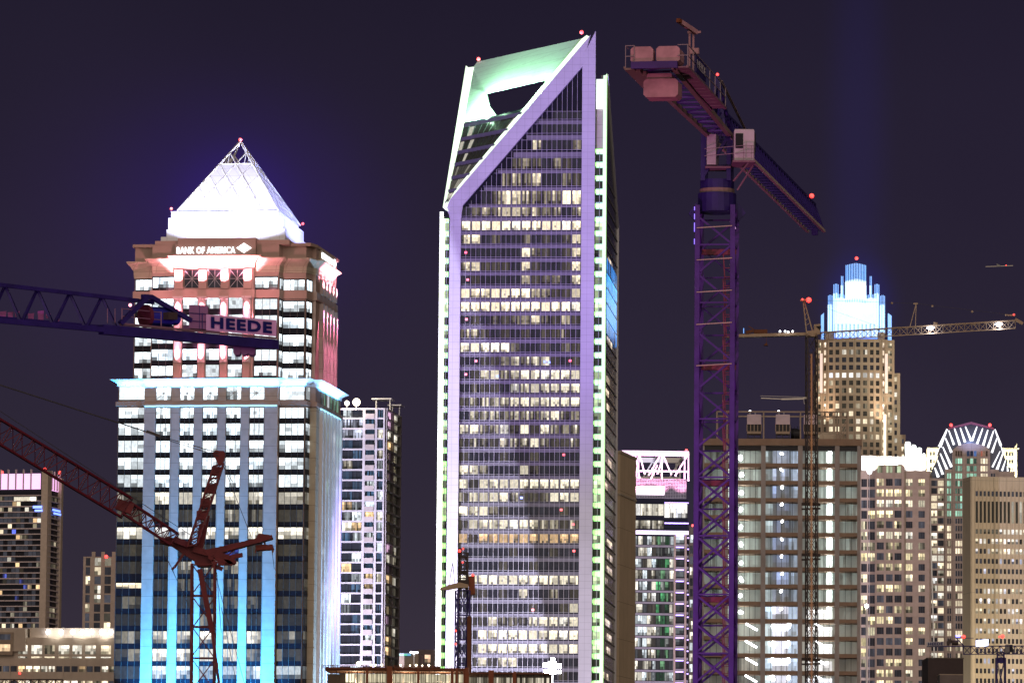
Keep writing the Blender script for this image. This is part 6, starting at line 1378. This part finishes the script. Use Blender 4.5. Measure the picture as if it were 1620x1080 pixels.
Q.part(m, 'shoring_posts', 'crane_dark')
m = MB(); m.box(qx(517), qx(700), -.15, 0, qz(1058.5), qz(1057.5))
for k in range(28): u = 512+k*7.5; m.bar((qx(u), -.1, qz(1057)), (qx(u), -.1, qz(1051+rnd.random()*1.5)), .05)
m.bar((qx(511), -.1, qz(1053)), (qx(716), -.1, qz(1053)), .05); m.bar((qx(511), -.1, qz(1055.3)), (qx(716), -.1, qz(1055.3)), .04); Q.part(m, 'guard_rail', 'crane_orange')
m = MB()
for k in range(44): u = 742+k*2.9; m.bar((qx(u), 1, qz(1063)), (qx(u)+rnd.uniform(-.1, .1), 1, qz(1058+rnd.random()*3)), .035)
Q.part(m, 'rebar', 'crane_dark', kind=None)
m = MB(); m.extr([(qx(612), -.2, qz(1056)), (qx(624), -.2, qz(1056)), (qx(622), -.2, qz(1053)), (qx(618), -.2, qz(1051.5)), (qx(614), -.2, qz(1053))], (0, 1, 0)); m.box(qx(686), qx(696), 0, 1, qz(1056), qz(1053.5)); Q.part(m, 'material_bundle', 'crane_dark')
bw = MB(Q.front(6.8)); room(bw, qx(540), qx(738), qz(1100), qz(1061.5), 0, .9, (1, .88, .6), 60, 3, .5); room(bw, qx(738), qx(866), qz(1100), qz(1066), 0, .35, (1, .9, .7), 30, 3, .6); Q.part(bw, 'lit_enclosure', WIN)
m = MB(Q.front(6.9)); m.box(qx(510), qx(870), -.2, 0, 0, qz(1062)); Q.part(m, 'back_wall', 'crane_dark')
for u in (560, 640, 700): lamp('POINT', Q.world((qx(u), 3, qz(1076))), 500, (1, .8, .5), shadow_soft_size=.2)
for u, s_ in ((563, .25), (600, .14), (630, .12), (655, .13), (675, .13), (583, .12), (590, .12), (645, .1), (665, .1)):
    t = root('work_lamp', f'small warm work lamp {"on a post, largest" if u == 563 else "among the row of lights"} on the rust brown construction deck', 'lamp', Q.world((qx(u), 4, qz(1056))), 0, 'work lamps on the construction deck')
    m = MB(); m.bar((0, 0, 0), (0, 0, .3), .06); m.build('post', 'crane_dark', t); m = MB(); m.ball((0, 0, .3+s_), s_); m.build('lamp_head', 'warm_lamp', t)
# floodlight cluster
D8 = 600; fp = PD(874, 1057, D8); t = root('floodlight_mast', 'dazzling white floodlight cluster on a mast at the bottom centre, before the glass tower', 'floodlight', (fp.x, fp.y, 0))
m = MB(); m.bar((0, 0, 0), (0, 0, fp.z+.6), .16, n=8); m.bar((-.9, 0, fp.z+.35), (.9, 0, fp.z+.35), .08); m.bar((-.9, 0, fp.z-.35), (.9, 0, fp.z-.35), .08); m.build('mast', 'steel', t)
for dx_, dz_, r_ in ((-.78, .42, .45), (-.05, .5, .62), (.66, .3, .5), (-.62, -.36, .5), (0, -.3, .62), (.74, -.4, .36), (.05, 1.1, .3)): m = MB(); m.box(dx_-r_*.75, dx_+r_*.75, -.5, -.15, fp.z+dz_-r_*.5, fp.z+dz_+r_*.5); m.build('lamp_head', led('flood_head', (.94, .97, 1), 12), t)
lamp('POINT', (fp.x, fp.y-1.4, fp.z), 12000, (.94, .97, 1), shadow_soft_size=.5)
# pole lamps
for u, v, Dp, s_, lb in ((1371, 958, 1000, .42, 'white lamp on a tall thin pole in front of the tan office building'), (655, 1032, 1100, .3, 'lamp mast with several small heads behind the construction deck'), (1375.5, 746, 1650, .8, 'star bright lamp under the white roof box of the tan office building')):
    fp = PD(u, v, Dp); t = root('lamp_pole', lb, 'lamp', (fp.x, fp.y, 0)); m = MB(); m.bar((0, 0, 0), (0, 0, fp.z), .3 if Dp < 1500 else .12, n=8); m.build('pole', 'white_paint', t)
    m = MB(); m.ball((0, -.1, fp.z), s_, 10)
    if u == 655:
        for dx_ in (-.7, .7, -.35, .35): m.ball((dx_, -.1, fp.z+.1), .22)
    m.build('lamp_head', 'white_lamp', t)
# airliner far off, upper right
ap_ = PD(1581, 421, 6000); t = root('airliner', 'distant airliner, a faint pale streak of a shape in the upper right sky', 'airliner', ap_, 0)
m = MB(); d_ = Vector((1, .2, .07)).normalized(); m.bar(-d_*17, d_*17, .9, .9, 8); m.build('fuselage', mat('plane_body', (.35, .3, .24), .5, emit=(.2, .17, .13), es=.5), t)
m = MB(); m.add([tuple(p_) for p_ in (Vector((2, 0, 0)), Vector((-2, 0, 0)), Vector((-5, -14, 1)), Vector((-3.5, -14, 1)), Vector((-5, 14, 1)), Vector((-3.5, 14, 1)), Vector((2, 0, .4)), Vector((-2, 0, .4)))], [(0, 1, 2, 3), (0, 5, 4, 1), (6, 3, 2, 7), (6, 7, 4, 5)]); m.build('wing', 'plane_body', t)
m = MB(); m.ball((8, -1, 1), .7); m.build('warning_lamp', 'red_lamp', t)
